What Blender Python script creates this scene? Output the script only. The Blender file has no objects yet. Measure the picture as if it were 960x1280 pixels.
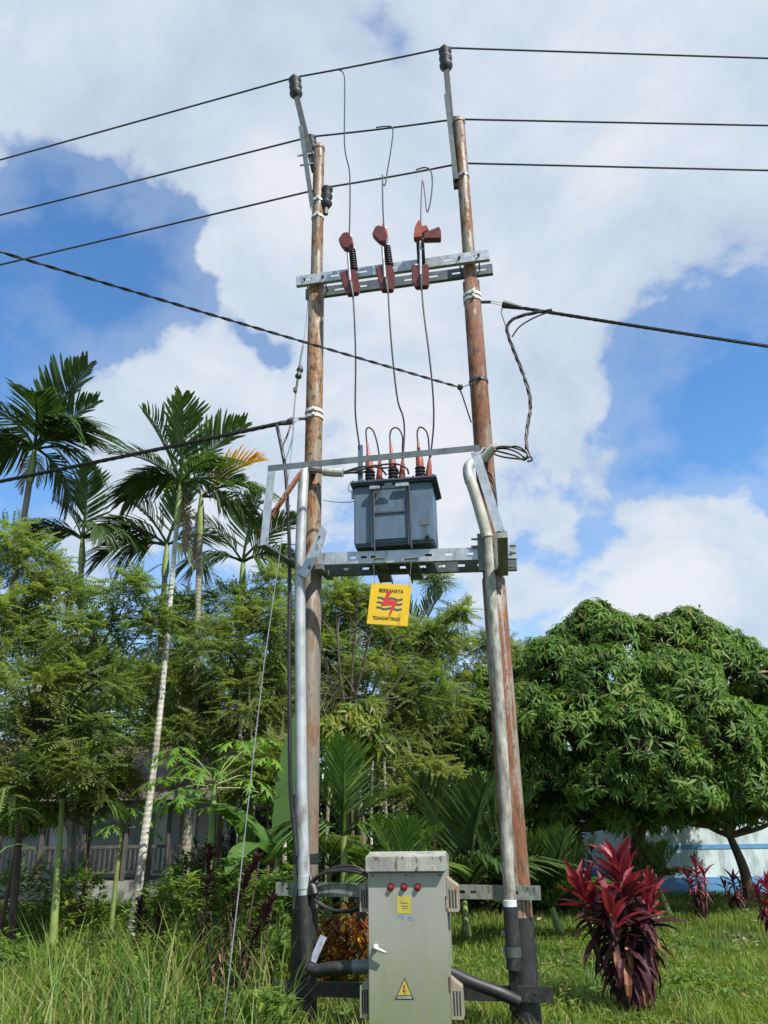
import bpy, bmesh, math, random
import numpy as np
from mathutils import Vector, Matrix

# ------------------------------------------------------------------ camera, sky, sun
scene = bpy.context.scene
col = scene.collection
R = math.radians
FPX = 965.0                       # focal length in pixels of a 960 x 1280 frame
PITCH, ROLL, CAMZ = R(22.2), R(0.9), 1.6
F_ = Vector((0, math.cos(PITCH), math.sin(PITCH)))
_r0 = Vector((1, 0, 0)); _u0 = Vector((0, -math.sin(PITCH), math.cos(PITCH)))
R_ = _r0*math.cos(ROLL) - _u0*math.sin(ROLL)
U_ = _u0*math.cos(ROLL) + _r0*math.sin(ROLL)
CAM = Vector((0, 0, CAMZ))
cd = bpy.data.cameras.new('camera'); cam = bpy.data.objects.new('camera', cd); col.objects.link(cam)
cam.matrix_world = Matrix(((R_.x, U_.x, -F_.x, CAM.x), (R_.y, U_.y, -F_.y, CAM.y), (R_.z, U_.z, -F_.z, CAM.z), (0, 0, 0, 1)))
cd.sensor_fit = 'VERTICAL'; cd.sensor_height = 36; cd.lens = 36*FPX/1280
cd.clip_start = .05; cd.clip_end = 3000
scene.camera = cam

SUN = Vector((.42, -.43, .80)).normalized()
sd = bpy.data.lights.new('sun', 'SUN'); so = bpy.data.objects.new('sun', sd); col.objects.link(so)
sd.energy = 5.0; sd.angle = R(.6); sd.color = (1, .955, .88)
so.rotation_euler = (-SUN).to_track_quat('-Z', 'Y').to_euler()

def ray(px, py): return (R_*((px-480)/FPX) - U_*((py-640)/FPX) + F_).normalized()

world = bpy.data.worlds.new('World'); scene.world = world; world.use_nodes = True
class NT:
    def __init__(s, t): s.t = t; t.nodes.clear()
    def n(s, ty, **kw):
        o = s.t.nodes.new(ty)
        for k, v in kw.items():
            if isinstance(k, str) and hasattr(o, k): setattr(o, k, v)
        return o
    def l(s, a, b): s.t.links.new(a, b)
    def math(s, op, a, b=None, clamp=False):
        m = s.t.nodes.new('ShaderNodeMath'); m.operation = op; m.use_clamp = clamp
        for i, v in enumerate((a, b)):
            if v is None: continue
            if isinstance(v, (int, float)): m.inputs[i].default_value = v
            else: s.l(v, m.inputs[i])
        return m.outputs[0]
    def mix(s, f, a, b, mode='MIX'):
        m = s.t.nodes.new('ShaderNodeMix'); m.data_type = 'RGBA'; m.blend_type = mode
        for i, v in ((0, f), (6, a), (7, b)):
            if isinstance(v, (int, float)): m.inputs[i].default_value = v
            elif isinstance(v, (tuple, list)): m.inputs[i].default_value = (*v[:3], 1)
            else: s.l(v, m.inputs[i])
        return m.outputs[2]
    def noise(s, vec, scale, detail=4, rough=.55, dist=0):
        m = s.t.nodes.new('ShaderNodeTexNoise')
        if vec is not None: s.l(vec, m.inputs['Vector'])
        m.inputs['Scale'].default_value = scale; m.inputs['Detail'].default_value = detail
        m.inputs['Roughness'].default_value = rough; m.inputs['Distortion'].default_value = dist
        return m.outputs['Fac']
    def ramp(s, f, stops, interp='LINEAR'):
        m = s.t.nodes.new('ShaderNodeValToRGB'); m.color_ramp.interpolation = interp
        e = m.color_ramp.elements
        while len(e) < len(stops): e.new(.5)
        for k, (p, c) in zip(e, stops):
            k.position = p; k.color = (*c, 1) if isinstance(c, (tuple, list)) else (c, c, c, 1)
        s.l(f, m.inputs[0]); return m.outputs[0]
    def smooth(s, f, a, b):
        m = s.t.nodes.new('ShaderNodeMapRange'); m.interpolation_type = 'SMOOTHSTEP'
        s.l(f, m.inputs[0]); m.inputs[1].default_value = a; m.inputs[2].default_value = b
        return m.outputs[0]

def build_world():
    w = NT(world.node_tree)
    sky = w.n('ShaderNodeTexSky', sky_type='NISHITA')
    sky.sun_disc = False; sky.sun_elevation = math.asin(SUN.z); sky.sun_rotation = math.atan2(SUN.x, SUN.y)
    sky.air_density = 1.0; sky.dust_density = .25; sky.ozone_density = 3.0
    tc = w.n('ShaderNodeTexCoord'); d = tc.outputs['Generated']
    sep = w.n('ShaderNodeSeparateXYZ'); w.l(d, sep.inputs[0])
    zc = w.math('ADD', w.math('MAXIMUM', sep.outputs[2], 0.0), .55)
    inv = w.math('DIVIDE', 1.0, zc)
    sc = w.n('ShaderNodeVectorMath', operation='SCALE'); w.l(d, sc.inputs[0]); w.l(inv, sc.inputs['Scale'])
    p = sc.outputs[0]
    # direction, wobbled so that cloud edges billow
    nz = w.n('ShaderNodeTexNoise'); w.l(d, nz.inputs['Vector']); nz.inputs['Scale'].default_value = 6; nz.inputs['Detail'].default_value = 5; nz.inputs['Roughness'].default_value = .5
    off = w.n('ShaderNodeVectorMath', operation='SUBTRACT'); w.l(nz.outputs['Color'], off.inputs[0]); off.inputs[1].default_value = (.5, .5, .5)
    of2 = w.n('ShaderNodeVectorMath', operation='SCALE'); w.l(off.outputs[0], of2.inputs[0]); of2.inputs['Scale'].default_value = .34
    ad = w.n('ShaderNodeVectorMath', operation='ADD'); w.l(d, ad.inputs[0]); w.l(of2.outputs[0], ad.inputs[1])
    nm = w.n('ShaderNodeVectorMath', operation='NORMALIZE'); w.l(ad.outputs[0], nm.inputs[0])
    n1 = w.noise(p, 2.7, 12, .60, .35); n2 = w.noise(p, 9.0, 8, .6, .2)
    dens = w.math('ADD', w.math('MULTIPLY', w.math('SUBTRACT', n1, .5), 1.9), w.math('MULTIPLY', w.math('SUBTRACT', n2, .5), .55)); dens = w.math('ADD', dens, .53)
    for (px, py, r, amp) in SKY_BLOBS:
        c = ray(px, py)
        dt = w.n('ShaderNodeVectorMath', operation='DOT_PRODUCT'); w.l(nm.outputs[0], dt.inputs[0]); dt.inputs[1].default_value = c
        k = w.smooth(dt.outputs['Value'], math.cos(r/FPX*1.05), math.cos(r/FPX*.25))
        dens = w.math('ADD', dens, w.math('MULTIPLY', k, amp*.85))
    fac = w.smooth(dens, .39, .69)
    veil = w.math('MULTIPLY', w.smooth(dens, .04, .46), .30)
    fac = w.math('MAXIMUM', fac, veil)
    shade = w.math('ADD', w.math('MULTIPLY', w.noise(p, 3.6, 9, .6, .35), .75), w.math('MULTIPLY', n1, .25))
    cl = w.ramp(shade, [(.36, (2.7, 3.35, 4.25)), (.5, (3.75, 4.3, 5.0)), (.62, (5.0, 5.2, 5.45))])
    thick = w.smooth(dens, .55, .95)
    cl = w.mix(w.math('MULTIPLY', thick, .15), cl, (4.9, 5.15, 5.4))
    hs = w.n('ShaderNodeHueSaturation'); hs.inputs['Saturation'].default_value = 1.2; hs.inputs['Value'].default_value = 1.32
    w.l(sky.outputs[0], hs.inputs['Color'])
    out = w.mix(w.math('MULTIPLY', fac, .96), hs.outputs[0], cl)
    bg = w.n('ShaderNodeBackground'); bg.inputs['Strength'].default_value = .113; w.l(out, bg.inputs['Color'])
    wo = w.n('ShaderNodeOutputWorld'); w.l(bg.outputs[0], wo.inputs['Surface'])

SKY_BLOBS = [ # cloud banks (+) and clear gaps (-) in the sky of that day, by direction
    (470, 60, 420, .26), (60, 60, 210, .24), (760, 210, 300, .16), (215, 500, 170, .30), (120, 590, 130, .22), (560, 480, 210, .28), (700, 520, 150, .2), (400, 560, 160, .2),
    (340, 300, 80, .16), (880, 740, 190, .26), (640, 700, 120, .12), (420, 470, 70, .15), (930, 290, 140, .22),
    (20, 390, 200, -.40), (150, 330, 150, -.34), (290, 400, 90, -.36), (375, 360, 80, -.30), (880, 440, 150, -.36), (800, 560, 120, -.20), (930, 540, 90, -.22), (20, 640, 70, -.3),
    (230, 275, 80, -.2)]
build_world()
scene.view_settings.view_transform = 'Standard'; scene.view_settings.look = 'None'
scene.view_settings.exposure = 0.58; scene.view_settings.gamma = 1
scene.cycles.max_bounces = 8; scene.cycles.transparent_max_bounces = 8

# ------------------------------------------------------------------ placing
TH = R(9)
DD = Vector((math.cos(TH), -math.sin(TH), 0)); NN = Vector((-math.sin(TH), -math.cos(TH), 0)); ZZ = Vector((0, 0, 1))
PA = Vector((-.70, 7.5, 0))
def P(px, py, off=0.0):           # point on the vertical plane through the two poles, off metres in front of it
    d = ray(px, py); o = PA + NN*off
    return CAM + d*((o-CAM).dot(NN)/d.dot(NN))
def at(px, py, Y):
    d = ray(px, py); return CAM + d*(Y/d.y)
def atz(px, py, z):
    d = ray(px, py); return CAM + d*((z-CAMZ)/d.z)
def pxm(px, py, Y): return (at(px, py, Y)-CAM).dot(F_)/FPX     # metres per photo pixel there

# ------------------------------------------------------------------ mesh helpers
def frame(d, up=(0, 0, 1)):
    d = d.normalized(); up = Vector(up)
    if abs(d.dot(up)) > .98: up = Vector((0, 1, 0)) if abs(d.y) < .9 else Vector((1, 0, 0))
    s = d.cross(up).normalized(); return d, s, s.cross(d).normalized()
class MB:
    def __init__(s): s.v = []; s.f = []
    def add(s, vs, fs):
        o = len(s.v); s.v += [Vector(v) for v in vs]; s.f += [[i+o for i in f] for f in fs]; return s
    def boxv(s, c, a, b, d):      # centre and three half-axis vectors
        vs = [c+a*i+b*j+d*k for i in (-1, 1) for j in (-1, 1) for k in (-1, 1)]
        fs = [(0, 1, 3, 2), (4, 6, 7, 5), (0, 4, 5, 1), (2, 3, 7, 6), (0, 2, 6, 4), (1, 5, 7, 3)]
        if a.cross(b).dot(d) < 0: fs = [f[::-1] for f in fs]
        return s.add(vs, fs)
    def beam(s, p0, p1, w, h, up=(0, 0, 1)):
        d, sd_, u = frame(p1-p0, up); return s.boxv((p0+p1)/2, (p1-p0)/2, sd_*(w/2), u*(h/2))
    def lbox(s, o, x0, x1, y0, y1, z0, z1):   # in the pole frame: x along DD, y along NN, z up, from origin o
        c = o + DD*((x0+x1)/2) + NN*((y0+y1)/2) + ZZ*((z0+z1)/2)
        return s.boxv(c, DD*((x1-x0)/2), NN*((y1-y0)/2), ZZ*((z1-z0)/2))
    def box(s, x0, x1, y0, y1, z0, z1):
        return s.boxv(Vector(((x0+x1)/2, (y0+y1)/2, (z0+z1)/2)), Vector(((x1-x0)/2, 0, 0)), Vector((0, (y1-y0)/2, 0)), Vector((0, 0, (z1-z0)/2)))
    def tube(s, pts, r, n=8):
        pts = [Vector(p) for p in pts]; m = len(pts); rs = r if isinstance(r, (list, tuple)) else [r]*m
        t0 = (pts[1]-pts[0]).normalized(); _, a, b = frame(t0); o = len(s.v)
        for i, p in enumerate(pts):
            t = (pts[min(i+1, m-1)]-pts[max(i-1, 0)]).normalized()
            q = t0.rotation_difference(t); a = q @ a; b = q @ b; t0 = t
            for k in range(n):
                g = 2*math.pi*k/n; s.v.append(p + a*(rs[i]*math.cos(g)) + b*(rs[i]*math.sin(g)))
        for i in range(m-1):
            for k in range(n):
                k2 = (k+1) % n; s.f.append([o+i*n+k, o+i*n+k2, o+(i+1)*n+k2, o+(i+1)*n+k])
        s.f.append([o+k for k in range(n)][::-1]); s.f.append([o+(m-1)*n+k for k in range(n)]); return s
    def lathe(s, p0, axis, prof, n=12):
        axis = axis.normalized(); return s.tube2([p0+axis*t for t, _ in prof], [r for _, r in prof], axis, n)
    def tube2(s, pts, rs, ax, n):
        _, a, b = frame(ax); o = len(s.v); m = len(pts)
        for p, r in zip(pts, rs):
            for k in range(n):
                g = 2*math.pi*k/n; s.v.append(p + a*(r*math.cos(g)) + b*(r*math.sin(g)))
        for i in range(m-1):
            for k in range(n):
                k2 = (k+1) % n; s.f.append([o+i*n+k, o+i*n+k2, o+(i+1)*n+k2, o+(i+1)*n+k])
        s.f.append([o+k for k in range(n)][::-1]); s.f.append([o+(m-1)*n+k for k in range(n)]); return s
    def prism(s, poly, dv):       # polygon of 3D points pushed along dv
        n = len(poly); vs = [Vector(p) for p in poly] + [Vector(p)+dv for p in poly]
        fs = [list(range(n))[::-1], [i+n for i in range(n)]] + [[i, (i+1) % n, (i+1) % n+n, i+n] for i in range(n)]
        nrm = sum(((vs[(i+1) % n]-vs[0]).cross(vs[(i+2) % n]-vs[0]) for i in range(n-2)), Vector())
        if nrm.dot(dv) < 0: fs = [f[::-1] for f in fs]
        return s.add(vs, fs)
    def channel(s, p0, p1, h, fl, out, t=.008, slots=()):   # C section, its web in the plane of p0-p1, flanges along out; slots = (t0, t1) cut in the web
        d = (p1-p0); L = d.length; d.normalize(); out = (out - d*out.dot(d)).normalized(); u = d.cross(out).normalized()
        if u.z < 0: u = -u
        def bb(a0, a1, u0, u1, o0, o1): s.boxv(p0+d*((a0+a1)/2)+u*((u0+u1)/2)+out*((o0+o1)/2), d*((a1-a0)/2), u*((u1-u0)/2), out*((o1-o0)/2))
        bb(0, L, h/2-t, h/2, 0, fl); bb(0, L, -h/2, -h/2+t, 0, fl)
        sh = h*.10
        if not slots: bb(0, L, -h/2+t, h/2-t, 0, t); return s
        bb(0, L, sh, h/2-t, 0, t); bb(0, L, -h/2+t, -sh, 0, t)
        a = 0
        for t0, t1 in list(slots)+[(1, 1)]:
            if t0*L > a: bb(a, t0*L, -sh, sh, 0, t)
            a = t1*L
        return s
    def angle(s, p0, p1, w, a, b, t=.007):   # L section, legs along a and b
        d = (p1-p0).normalized(); a = (a-d*a.dot(d)).normalized(); b = (b-d*b.dot(d)-a*b.dot(a)).normalized(); c = (p0+p1)/2; h = (p1-p0)/2
        s.boxv(c+a*(w/2), h, a*(w/2), b*(t/2)); s.boxv(c+b*((w+t/2)/2)+a*(t/2)+b*(t/4), h, a*(t/2), b*((w-t/2)/2)); return s
    def build(s, name, m, parent=None, smooth=False, bevel=0, origin=None):
        me = bpy.data.meshes.new(name); o = Vector(origin) if origin is not None else (root_loc(parent) if parent else Vector())
        me.from_pydata([tuple(v-o) for v in s.v], [], s.f)
        if bevel:
            bm = bmesh.new(); bm.from_mesh(me)
            bmesh.ops.bevel(bm, geom=list(bm.edges), offset=bevel, segments=2, affect='EDGES', clamp_overlap=True); bm.to_mesh(me); bm.free()
        if smooth:
            me.polygons.foreach_set('use_smooth', [True]*len(me.polygons))
            me.set_sharp_from_angle(angle=R(40))
        me.materials.append(m); me.update()
        ob = bpy.data.objects.new(name, me); col.objects.link(ob)
        if parent: ob.parent = parent
        else: ob.location = o
        return ob
def root_loc(p):
    l = Vector()
    while p: l += Vector(p.location); p = p.parent
    return l
def tag(o, label=None, cat=None, group=None, kind=None):
    for k, v in (('label', label), ('category', cat), ('group', group), ('kind', kind)):
        if v: o[k] = v
    return o
def thing(name, loc, label, cat, group=None):
    o = bpy.data.objects.new(name, None); o.empty_display_size = .2; col.objects.link(o); o.location = loc
    return tag(o, label, cat, group)
def child(name, me, parent, loc=(0, 0, 0), rot=(0, 0, 0), sc=1):
    o = bpy.data.objects.new(name, me); col.objects.link(o); o.parent = parent
    o.location = loc; o.rotation_euler = rot; o.scale = (sc, sc, sc) if isinstance(sc, (int, float)) else sc
    return o
def cat(pts, k=6):                # smooth curve through points
    pts = [Vector(p) for p in pts]; q = [pts[0]*2-pts[1]]+pts+[pts[-1]*2-pts[-2]]; out = []
    for i in range(1, len(q)-2):
        a, b, c, d = q[i-1:i+3]
        for j in range(k):
            t = j/k
            out.append(.5*((2*b)+(c-a)*t+(2*a-5*b+4*c-d)*t*t+(-a+3*b-3*c+d)*t**3))
    out.append(pts[-1]); return out
def twist(mb, pts, r, strands=3, pitch=.35, n=5):
    L = [0]
    for a, b in zip(pts, pts[1:]): L.append(L[-1]+(b-a).length)
    m = max(8, min(900, int(L[-1]/pitch*7))); P2 = []
    j = 0
    for i in range(m+1):
        x = L[-1]*i/m
        while j < len(L)-2 and L[j+1] < x: j += 1
        t = (x-L[j])/max(1e-6, L[j+1]-L[j]); P2.append((pts[j].lerp(pts[j+1], t), x, (pts[j+1]-pts[j]).normalized()))
    for k in range(strands):
        q = []
        for p, x, t in P2:
            _, a, b = frame(t); g = 2*math.pi*(x/pitch+k/strands); q.append(p+a*(r*1.05*math.cos(g))+b*(r*1.05*math.sin(g)))
        mb.tube(q, r, n)
    return mb

# ------------------------------------------------------------------ materials
MATS = {}
def mat_base(name):
    m = bpy.data.materials.new(name); m.use_nodes = True; t = NT(m.node_tree)
    b = t.n('ShaderNodeBsdfPrincipled'); o = t.n('ShaderNodeOutputMaterial'); t.l(b.outputs[0], o.inputs[0])
    tc = t.n('ShaderNodeTexCoord'); MATS[name] = m
    return m, t, b, o, tc.outputs['Object']
def setin(t, b, k, v):
    if isinstance(v, (int, float)): b.inputs[k].default_value = v
    elif isinstance(v, (tuple, list)): b.inputs[k].default_value = (*v[:3], 1)
    else: t.l(v, b.inputs[k])
def bump(t, b, h, s=.3, d=.01):
    n = t.n('ShaderNodeBump'); n.inputs['Strength'].default_value = s; n.inputs['Distance'].default_value = d
    t.l(h, n.inputs['Height']); t.l(n.outputs[0], b.inputs['Normal'])
def stretch(t, v, s):
    m = t.n('ShaderNodeMapping'); t.l(v, m.inputs[0]); m.inputs['Scale'].default_value = s; return m.outputs[0]
def plain(name, c, rough=.5, metal=0, var=.25, sc=9, dirt=None, dirtamt=.35, bs=.08):
    m, t, b, o, v = mat_base(name)
    n = t.noise(v, sc, 6, .6); lo = tuple(x*(1-var) for x in c); hi = tuple(min(1, x*(1+var)) for x in c)
    cc = t.ramp(n, [(.3, lo), (.7, hi)])
    if dirt:
        d = t.smooth(t.noise(stretch(t, v, (1, 1, .3)), sc*2.1, 7, .65), .62-dirtamt*.3, .75-dirtamt*.1); cc = t.mix(d, cc, dirt)
    setin(t, b, 'Base Color', cc); setin(t, b, 'Metallic', metal)
    r = t.math('ADD', t.math('MULTIPLY', n, .3), rough-.15, True); setin(t, b, 'Roughness', r)
    bump(t, b, t.noise(v, sc*6, 4), bs, .004); return m
def rusty(name, paint, rust, dark, amount, streak=(9, 9, 1.3), speck=.62):
    m, t, b, o, v = mat_base(name)
    n1 = t.noise(stretch(t, v, streak), 1.1, 9, .68, .4); n2 = t.noise(stretch(t, v, (40, 40, 14)), 1, 5, .6); n3 = t.noise(stretch(t, v, (1, 1, .9)), 1.6, 4, .5)
    k = t.math('ADD', t.math('ADD', n1, t.math('MULTIPLY', n2, .25)), t.math('MULTIPLY', n3, .45))
    k = t.math('SUBTRACT', k, .85-(amount-.5)*.4)
    f = t.smooth(k, -.03, .04)
    rc = t.ramp(n2, [(.3, dark), (.5, tuple(x*.72 for x in rust)), (.75, tuple(x*1.1 for x in rust))])
    pc = t.ramp(n1, [(.3, tuple(x*.36 for x in paint)), (.65, tuple(x*.82 for x in paint))])
    cc = t.mix(f, pc, rc)
    sp = t.smooth(t.noise(stretch(t, v, (26, 26, 9)), 1, 3, .5), speck, speck+.05); cc = t.mix(t.math('MULTIPLY', sp, .85), cc, dark)
    setin(t, b, 'Base Color', cc); setin(t, b, 'Roughness', t.math('ADD', t.math('MULTIPLY', f, .3), .5))
    bump(t, b, t.math('ADD', k, n2), .35, .006); return m
def leafmat(name, c, var=.45, trans=.35, rough=.42, hue=(1.25, 1.05, .7), patch=.9, spec=.5, dry=None, drylev=.978):
    m, t, b, o, v = mat_base(name)
    g = t.n('ShaderNodeNewGeometry'); rnd = g.outputs['Random Per Island']
    lo = tuple(x*(1-var) for x in c); hi = tuple(x*(1+var)*h for x, h in zip(c, hue))
    cc = t.ramp(rnd, [(0, lo), (.55, c), (1, hi)])
    pn = t.noise(v, patch, 3, .5); cc = t.mix(t.smooth(pn, .38, .66), cc, tuple(x*h*1.25 for x, h in zip(c, hue)))
    if dry: cc = t.mix(t.smooth(rnd, drylev, drylev+.006), cc, dry)
    setin(t, b, 'Base Color', cc); setin(t, b, 'Roughness', rough); b.inputs['Specular IOR Level'].default_value = spec
    tr = t.n('ShaderNodeBsdfTranslucent'); tc = t.mix(1.0, cc, (1.4, 1.5, .75), 'MULTIPLY'); t.l(tc, tr.inputs[0])
    mx = t.n('ShaderNodeMixShader'); mx.inputs[0].default_value = trans; t.l(b.outputs[0], mx.inputs[1]); t.l(tr.outputs[0], mx.inputs[2]); t.l(mx.outputs[0], o.inputs[0])
    return m

def make_materials():
    M = {}
    M['pole_l'] = rusty('speckled_rust_left', (.40, .31, .20), (.34, .15, .055), (.05, .028, .018), .56, (9, 9, 1.3), .555)
    M['pole_ltop'] = rusty('peeling_paint', (.36, .31, .235), (.27, .12, .045), (.05, .03, .018), .54, (9, 9, 1.3), .56)
    M['pole_llow'] = rusty('weathered_grey', (.25, .215, .165), (.22, .12, .065), (.09, .06, .04), .36)
    M['pole_r'] = rusty('red_rust', (.33, .26, .19), (.22, .082, .034), (.05, .025, .016), .66, (9, 9, 1.3), .59)
    M['pole_rlow'] = rusty('rust_and_grey', (.37, .33, .26), (.21, .08, .035), (.07, .035, .02), .52, (9, 9, .6), .6)
    M['bitumen'] = plain('bitumen_coat', (.016, .017, .018), .55, 0, .4, 14, (.07, .055, .04), .3)
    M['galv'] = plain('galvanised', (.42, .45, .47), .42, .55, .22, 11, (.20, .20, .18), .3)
    M['galv_d'] = plain('dark_galvanised', (.115, .14, .145), .5, .4, .3, 9, (.13, .13, .11), .4)  # darker galvanised tone, used for rear channels and the frame's top bar
    M['galv_o'] = plain('mossy_galvanised', (.17, .185, .16), .6, .2, .3, 12, (.05, .06, .035), .55)
    M['darksteel'] = plain('dark_steel', (.075, .085, .085), .55, .3, .3, 12)
    M['conduit'] = plain('conduit_steel', (.42, .44, .45), .48, .35, .18, 5, (.2, .2, .18), .45)
    M['pvc_old'] = plain('old_white_pipe', (.40, .39, .335), .55, 0, .22, 9, (.13, .12, .095), .95)
    M['pvc'] = plain('grey_white_pipe', (.42, .415, .35), .45, 0, .12, 6, (.22, .19, .14), .5)
    M['rust'] = rusty('orange_rust', (.33, .2, .12), (.24, .095, .045), (.10, .04, .02), .95, (9, 9, 9))
    M['tank'] = plain('blue_grey_paint', (.088, .138, .195), .42, 0, .14, 4, (.055, .072, .085), .5, .04)
    M['tank_d'] = plain('lid_paint', (.05, .066, .082), .5, 0, .15, 5)
    M['red'] = plain('red_silicone', (.30, .065, .038), .45, 0, .2, 14, (.13, .03, .02), .3)
    M['red_d'] = plain('dark_red_silicone', (.115, .020, .015), .45, 0, .22, 14, (.07, .012, .01), .3)
    M['poly'] = plain('dark_polymer', (.028, .031, .034), .5, 0, .3, 14)
    M['cable'] = plain('black_cable', (.013, .013, .014), .5, 0, .25, 20)
    M['wire'] = plain('line_wire', (.06, .065, .075), .5, .3, .2, 20)
    M['stay'] = plain('stay_wire', (.33, .34, .34), .45, .6, .2, 20)
    M['white'] = plain('white_band', (.62, .63, .60), .5, 0, .12, 15)
    M['glasslens'] = plain('red_lens', (.22, .015, .018), .25, 0, .2, 20)
    M['yellow'] = plain('yellow_enamel', (.72, .45, .012), .4, 0, .07, 6, (.45, .28, .03), .2)
    M['sticker'] = plain('faded_yellow', (.42, .36, .055), .5, 0, .1, 20, (.25, .25, .09), .3)
    M['ink'] = plain('black_ink', (.03, .025, .02), .5, 0, .1)
    M['wave'] = plain('dark_teal_ink', (.03, .09, .13), .5, 0, .1)
    M['bolt_red'] = plain('red_ink', (.55, .035, .03), .45, 0, .1)
    M['blueink'] = plain('blue_ink', (.12, .25, .45), .5, 0, .1)
    # cabinet: pale grey-green paint, algae low down, rust on the hood
    m, t, b, o, v = mat_base('cabinet_paint'); sep = t.n('ShaderNodeSeparateXYZ'); t.l(v, sep.inputs[0])
    n = t.noise(v, 3, 6, .6); cc = t.ramp(n, [(.3, (.25, .258, .226)), (.7, (.30, .305, .262))])
    ds = t.noise(stretch(t, v, (14, 14, 1.2)), 1, 6, .65)
    al = t.math('MULTIPLY', t.math('SUBTRACT', 1.0, t.smooth(t.math('ADD', sep.outputs[2], t.math('MULTIPLY', ds, .8)), .55, 1.45)), .75)
    cc = t.mix(al, cc, (.16, .20, .085)); cc = t.mix(t.math('MULTIPLY', t.smooth(ds, .54, .72), .7), cc, (.2, .2, .15))
    setin(t, b, 'Base Color', cc); setin(t, b, 'Roughness', .42); bump(t, b, t.noise(v, 30, 3), .05, .003); M['cab'] = m
    M['cab_rust'] = rusty('rusting_paint', (.46, .47, .41), (.36, .15, .06), (.12, .05, .03), .18, (7, 7, 3))
    M['cab_rust2'] = rusty('rusting_beige_paint', (.42, .40, .31), (.36, .15, .06), (.12, .05, .03), .35, (7, 7, 3))
    M['slot'] = plain('dark_slot', (.03, .028, .024), .8)
    # vegetation
    M['feather'] = leafmat('feathery_leaf', (.104, .164, .054), .45, .52, .55, (1.4, 1.12, .85))
    M['feather_y'] = leafmat('feathery_leaf_yellow', (.115, .165, .060), .45, .52, .55, (1.4, 1.1, .85))
    M['feather_d'] = leafmat('feathery_leaf_deep', (.082, .136, .046), .45, .48, .5, (1.35, 1.12, .8))
    M['mango'] = leafmat('mango_leaf', (.060, .120, .026), .5, .32, .5, (1.6, 1.35, .95), 1.6, .2, (.20, .14, .04))
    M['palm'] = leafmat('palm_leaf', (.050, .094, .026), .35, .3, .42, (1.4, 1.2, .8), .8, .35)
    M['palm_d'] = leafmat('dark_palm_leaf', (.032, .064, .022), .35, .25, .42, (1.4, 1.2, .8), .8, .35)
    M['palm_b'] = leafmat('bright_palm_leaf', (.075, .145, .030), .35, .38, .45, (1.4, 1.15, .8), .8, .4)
    M['palm_y'] = leafmat('yellow_palm_leaf', (.50, .25, .022), .3, .3, .45, (1.1, 1.1, 1.3))
    M['palm_dead'] = leafmat('dead_palm_leaf', (.20, .15, .10), .35, .15, .7, (1.2, 1.1, 1))
    M['papaya'] = leafmat('papaya_leaf', (.10, .21, .035), .3, .42, .45, (1.3, 1.12, .8))
    M['banana'] = leafmat('banana_leaf', (.075, .15, .04), .2, .4, .4, (1.2, 1.1, 1))
    M['shrub'] = leafmat('shrub_leaf', (.088, .165, .034), .4, .38, .45, (1.5, 1.15, .8), 1.2)
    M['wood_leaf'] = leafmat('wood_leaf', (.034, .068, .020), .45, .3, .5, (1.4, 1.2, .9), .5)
    M['cord_red'] = leafmat('crimson_leaf', (.16, .015, .032), .5, .28, .5, (1.7, 1.8, 1.5))
    M['cord_dark'] = leafmat('purple_leaf', (.040, .013, .018), .45, .15, .55, (1.6, 1.3, 1.3), .9, .2)
    M['cord_old'] = leafmat('withered_leaf', (.17, .07, .032), .45, .2, .5, (1.3, 1.3, 1))
    M['croton'] = leafmat('croton_leaf', (.11, .018, .008), .7, .28, .45, (1.8, 1.8, 1), 5)
    M['croton_y'] = leafmat('croton_leaf_orange', (.26, .105, .014), .5, .3, .45, (1.4, 1.9, 1), 5)
    M['croton_g'] = leafmat('croton_leaf_dark', (.045, .035, .014), .5, .2, .45, (1.5, 1.5, 1), 5)
    M['sapling'] = leafmat('sapling_leaf', (.105, .165, .030), .4, .42, .45, (1.5, 1.15, .9), 1.5, .3, (.3, .22, .05))
    M['grass'] = leafmat('grass_blade', (.095, .170, .030), .45, .42, .5, (1.55, 1.2, .9), .7, .4, (.30, .25, .10), .93)
    M['weed'] = leafmat('weed_blade', (.10, .175, .034), .4, .4, .5, (1.6, 1.25, 1), .7, .4, (.32, .26, .11), .90)
    M['bark'] = plain('grey_bark', (.17, .14, .10), .85, 0, .35, 8, (.06, .05, .035), .5, .5)
    M['bark_d'] = plain('brown_bark', (.10, .066, .042), .85, 0, .35, 8, (.04, .03, .02), .5, .5)
    M['stem_g'] = plain('green_stem', (.16, .22, .06), .5, 0, .25, 8)
    M['shaft'] = plain('crownshaft', (.20, .26, .07), .45, 0, .25, 5)
    # ringed palm bark
    for nm, c1, c2 in (('palm_white', (.50, .48, .42), (.22, .20, .16)), ('palm_grey', (.26, .24, .19), (.11, .095, .07))):
        m, t, b, o, v = mat_base(nm+'_bark'); wv = t.n('ShaderNodeTexWave'); t.l(v, wv.inputs[0]); wv.wave_type = 'BANDS'; wv.bands_direction = 'Z'
        wv.inputs['Scale'].default_value = 3.6; wv.inputs['Distortion'].default_value = 4.5; wv.inputs['Detail'].default_value = 3
        n = t.noise(stretch(t, v, (6, 6, 1.5)), 1, 6, .65)
        cc = t.mix(t.math('MULTIPLY', t.smooth(wv.outputs['Fac'], .80, .99), .3), t.ramp(n, [(.35, c2), (.55, c1)]), c2); setin(t, b, 'Base Color', cc); setin(t, b, 'Roughness', .8)
        bump(t, b, t.math('SUBTRACT', n, wv.outputs['Fac']), .4, .01); M[nm] = m
    # ground
    m, t, b, o, v = mat_base('turf_soil'); n = t.noise(v, .35, 8, .6); n2 = t.noise(v, 14, 6, .6)
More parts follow.
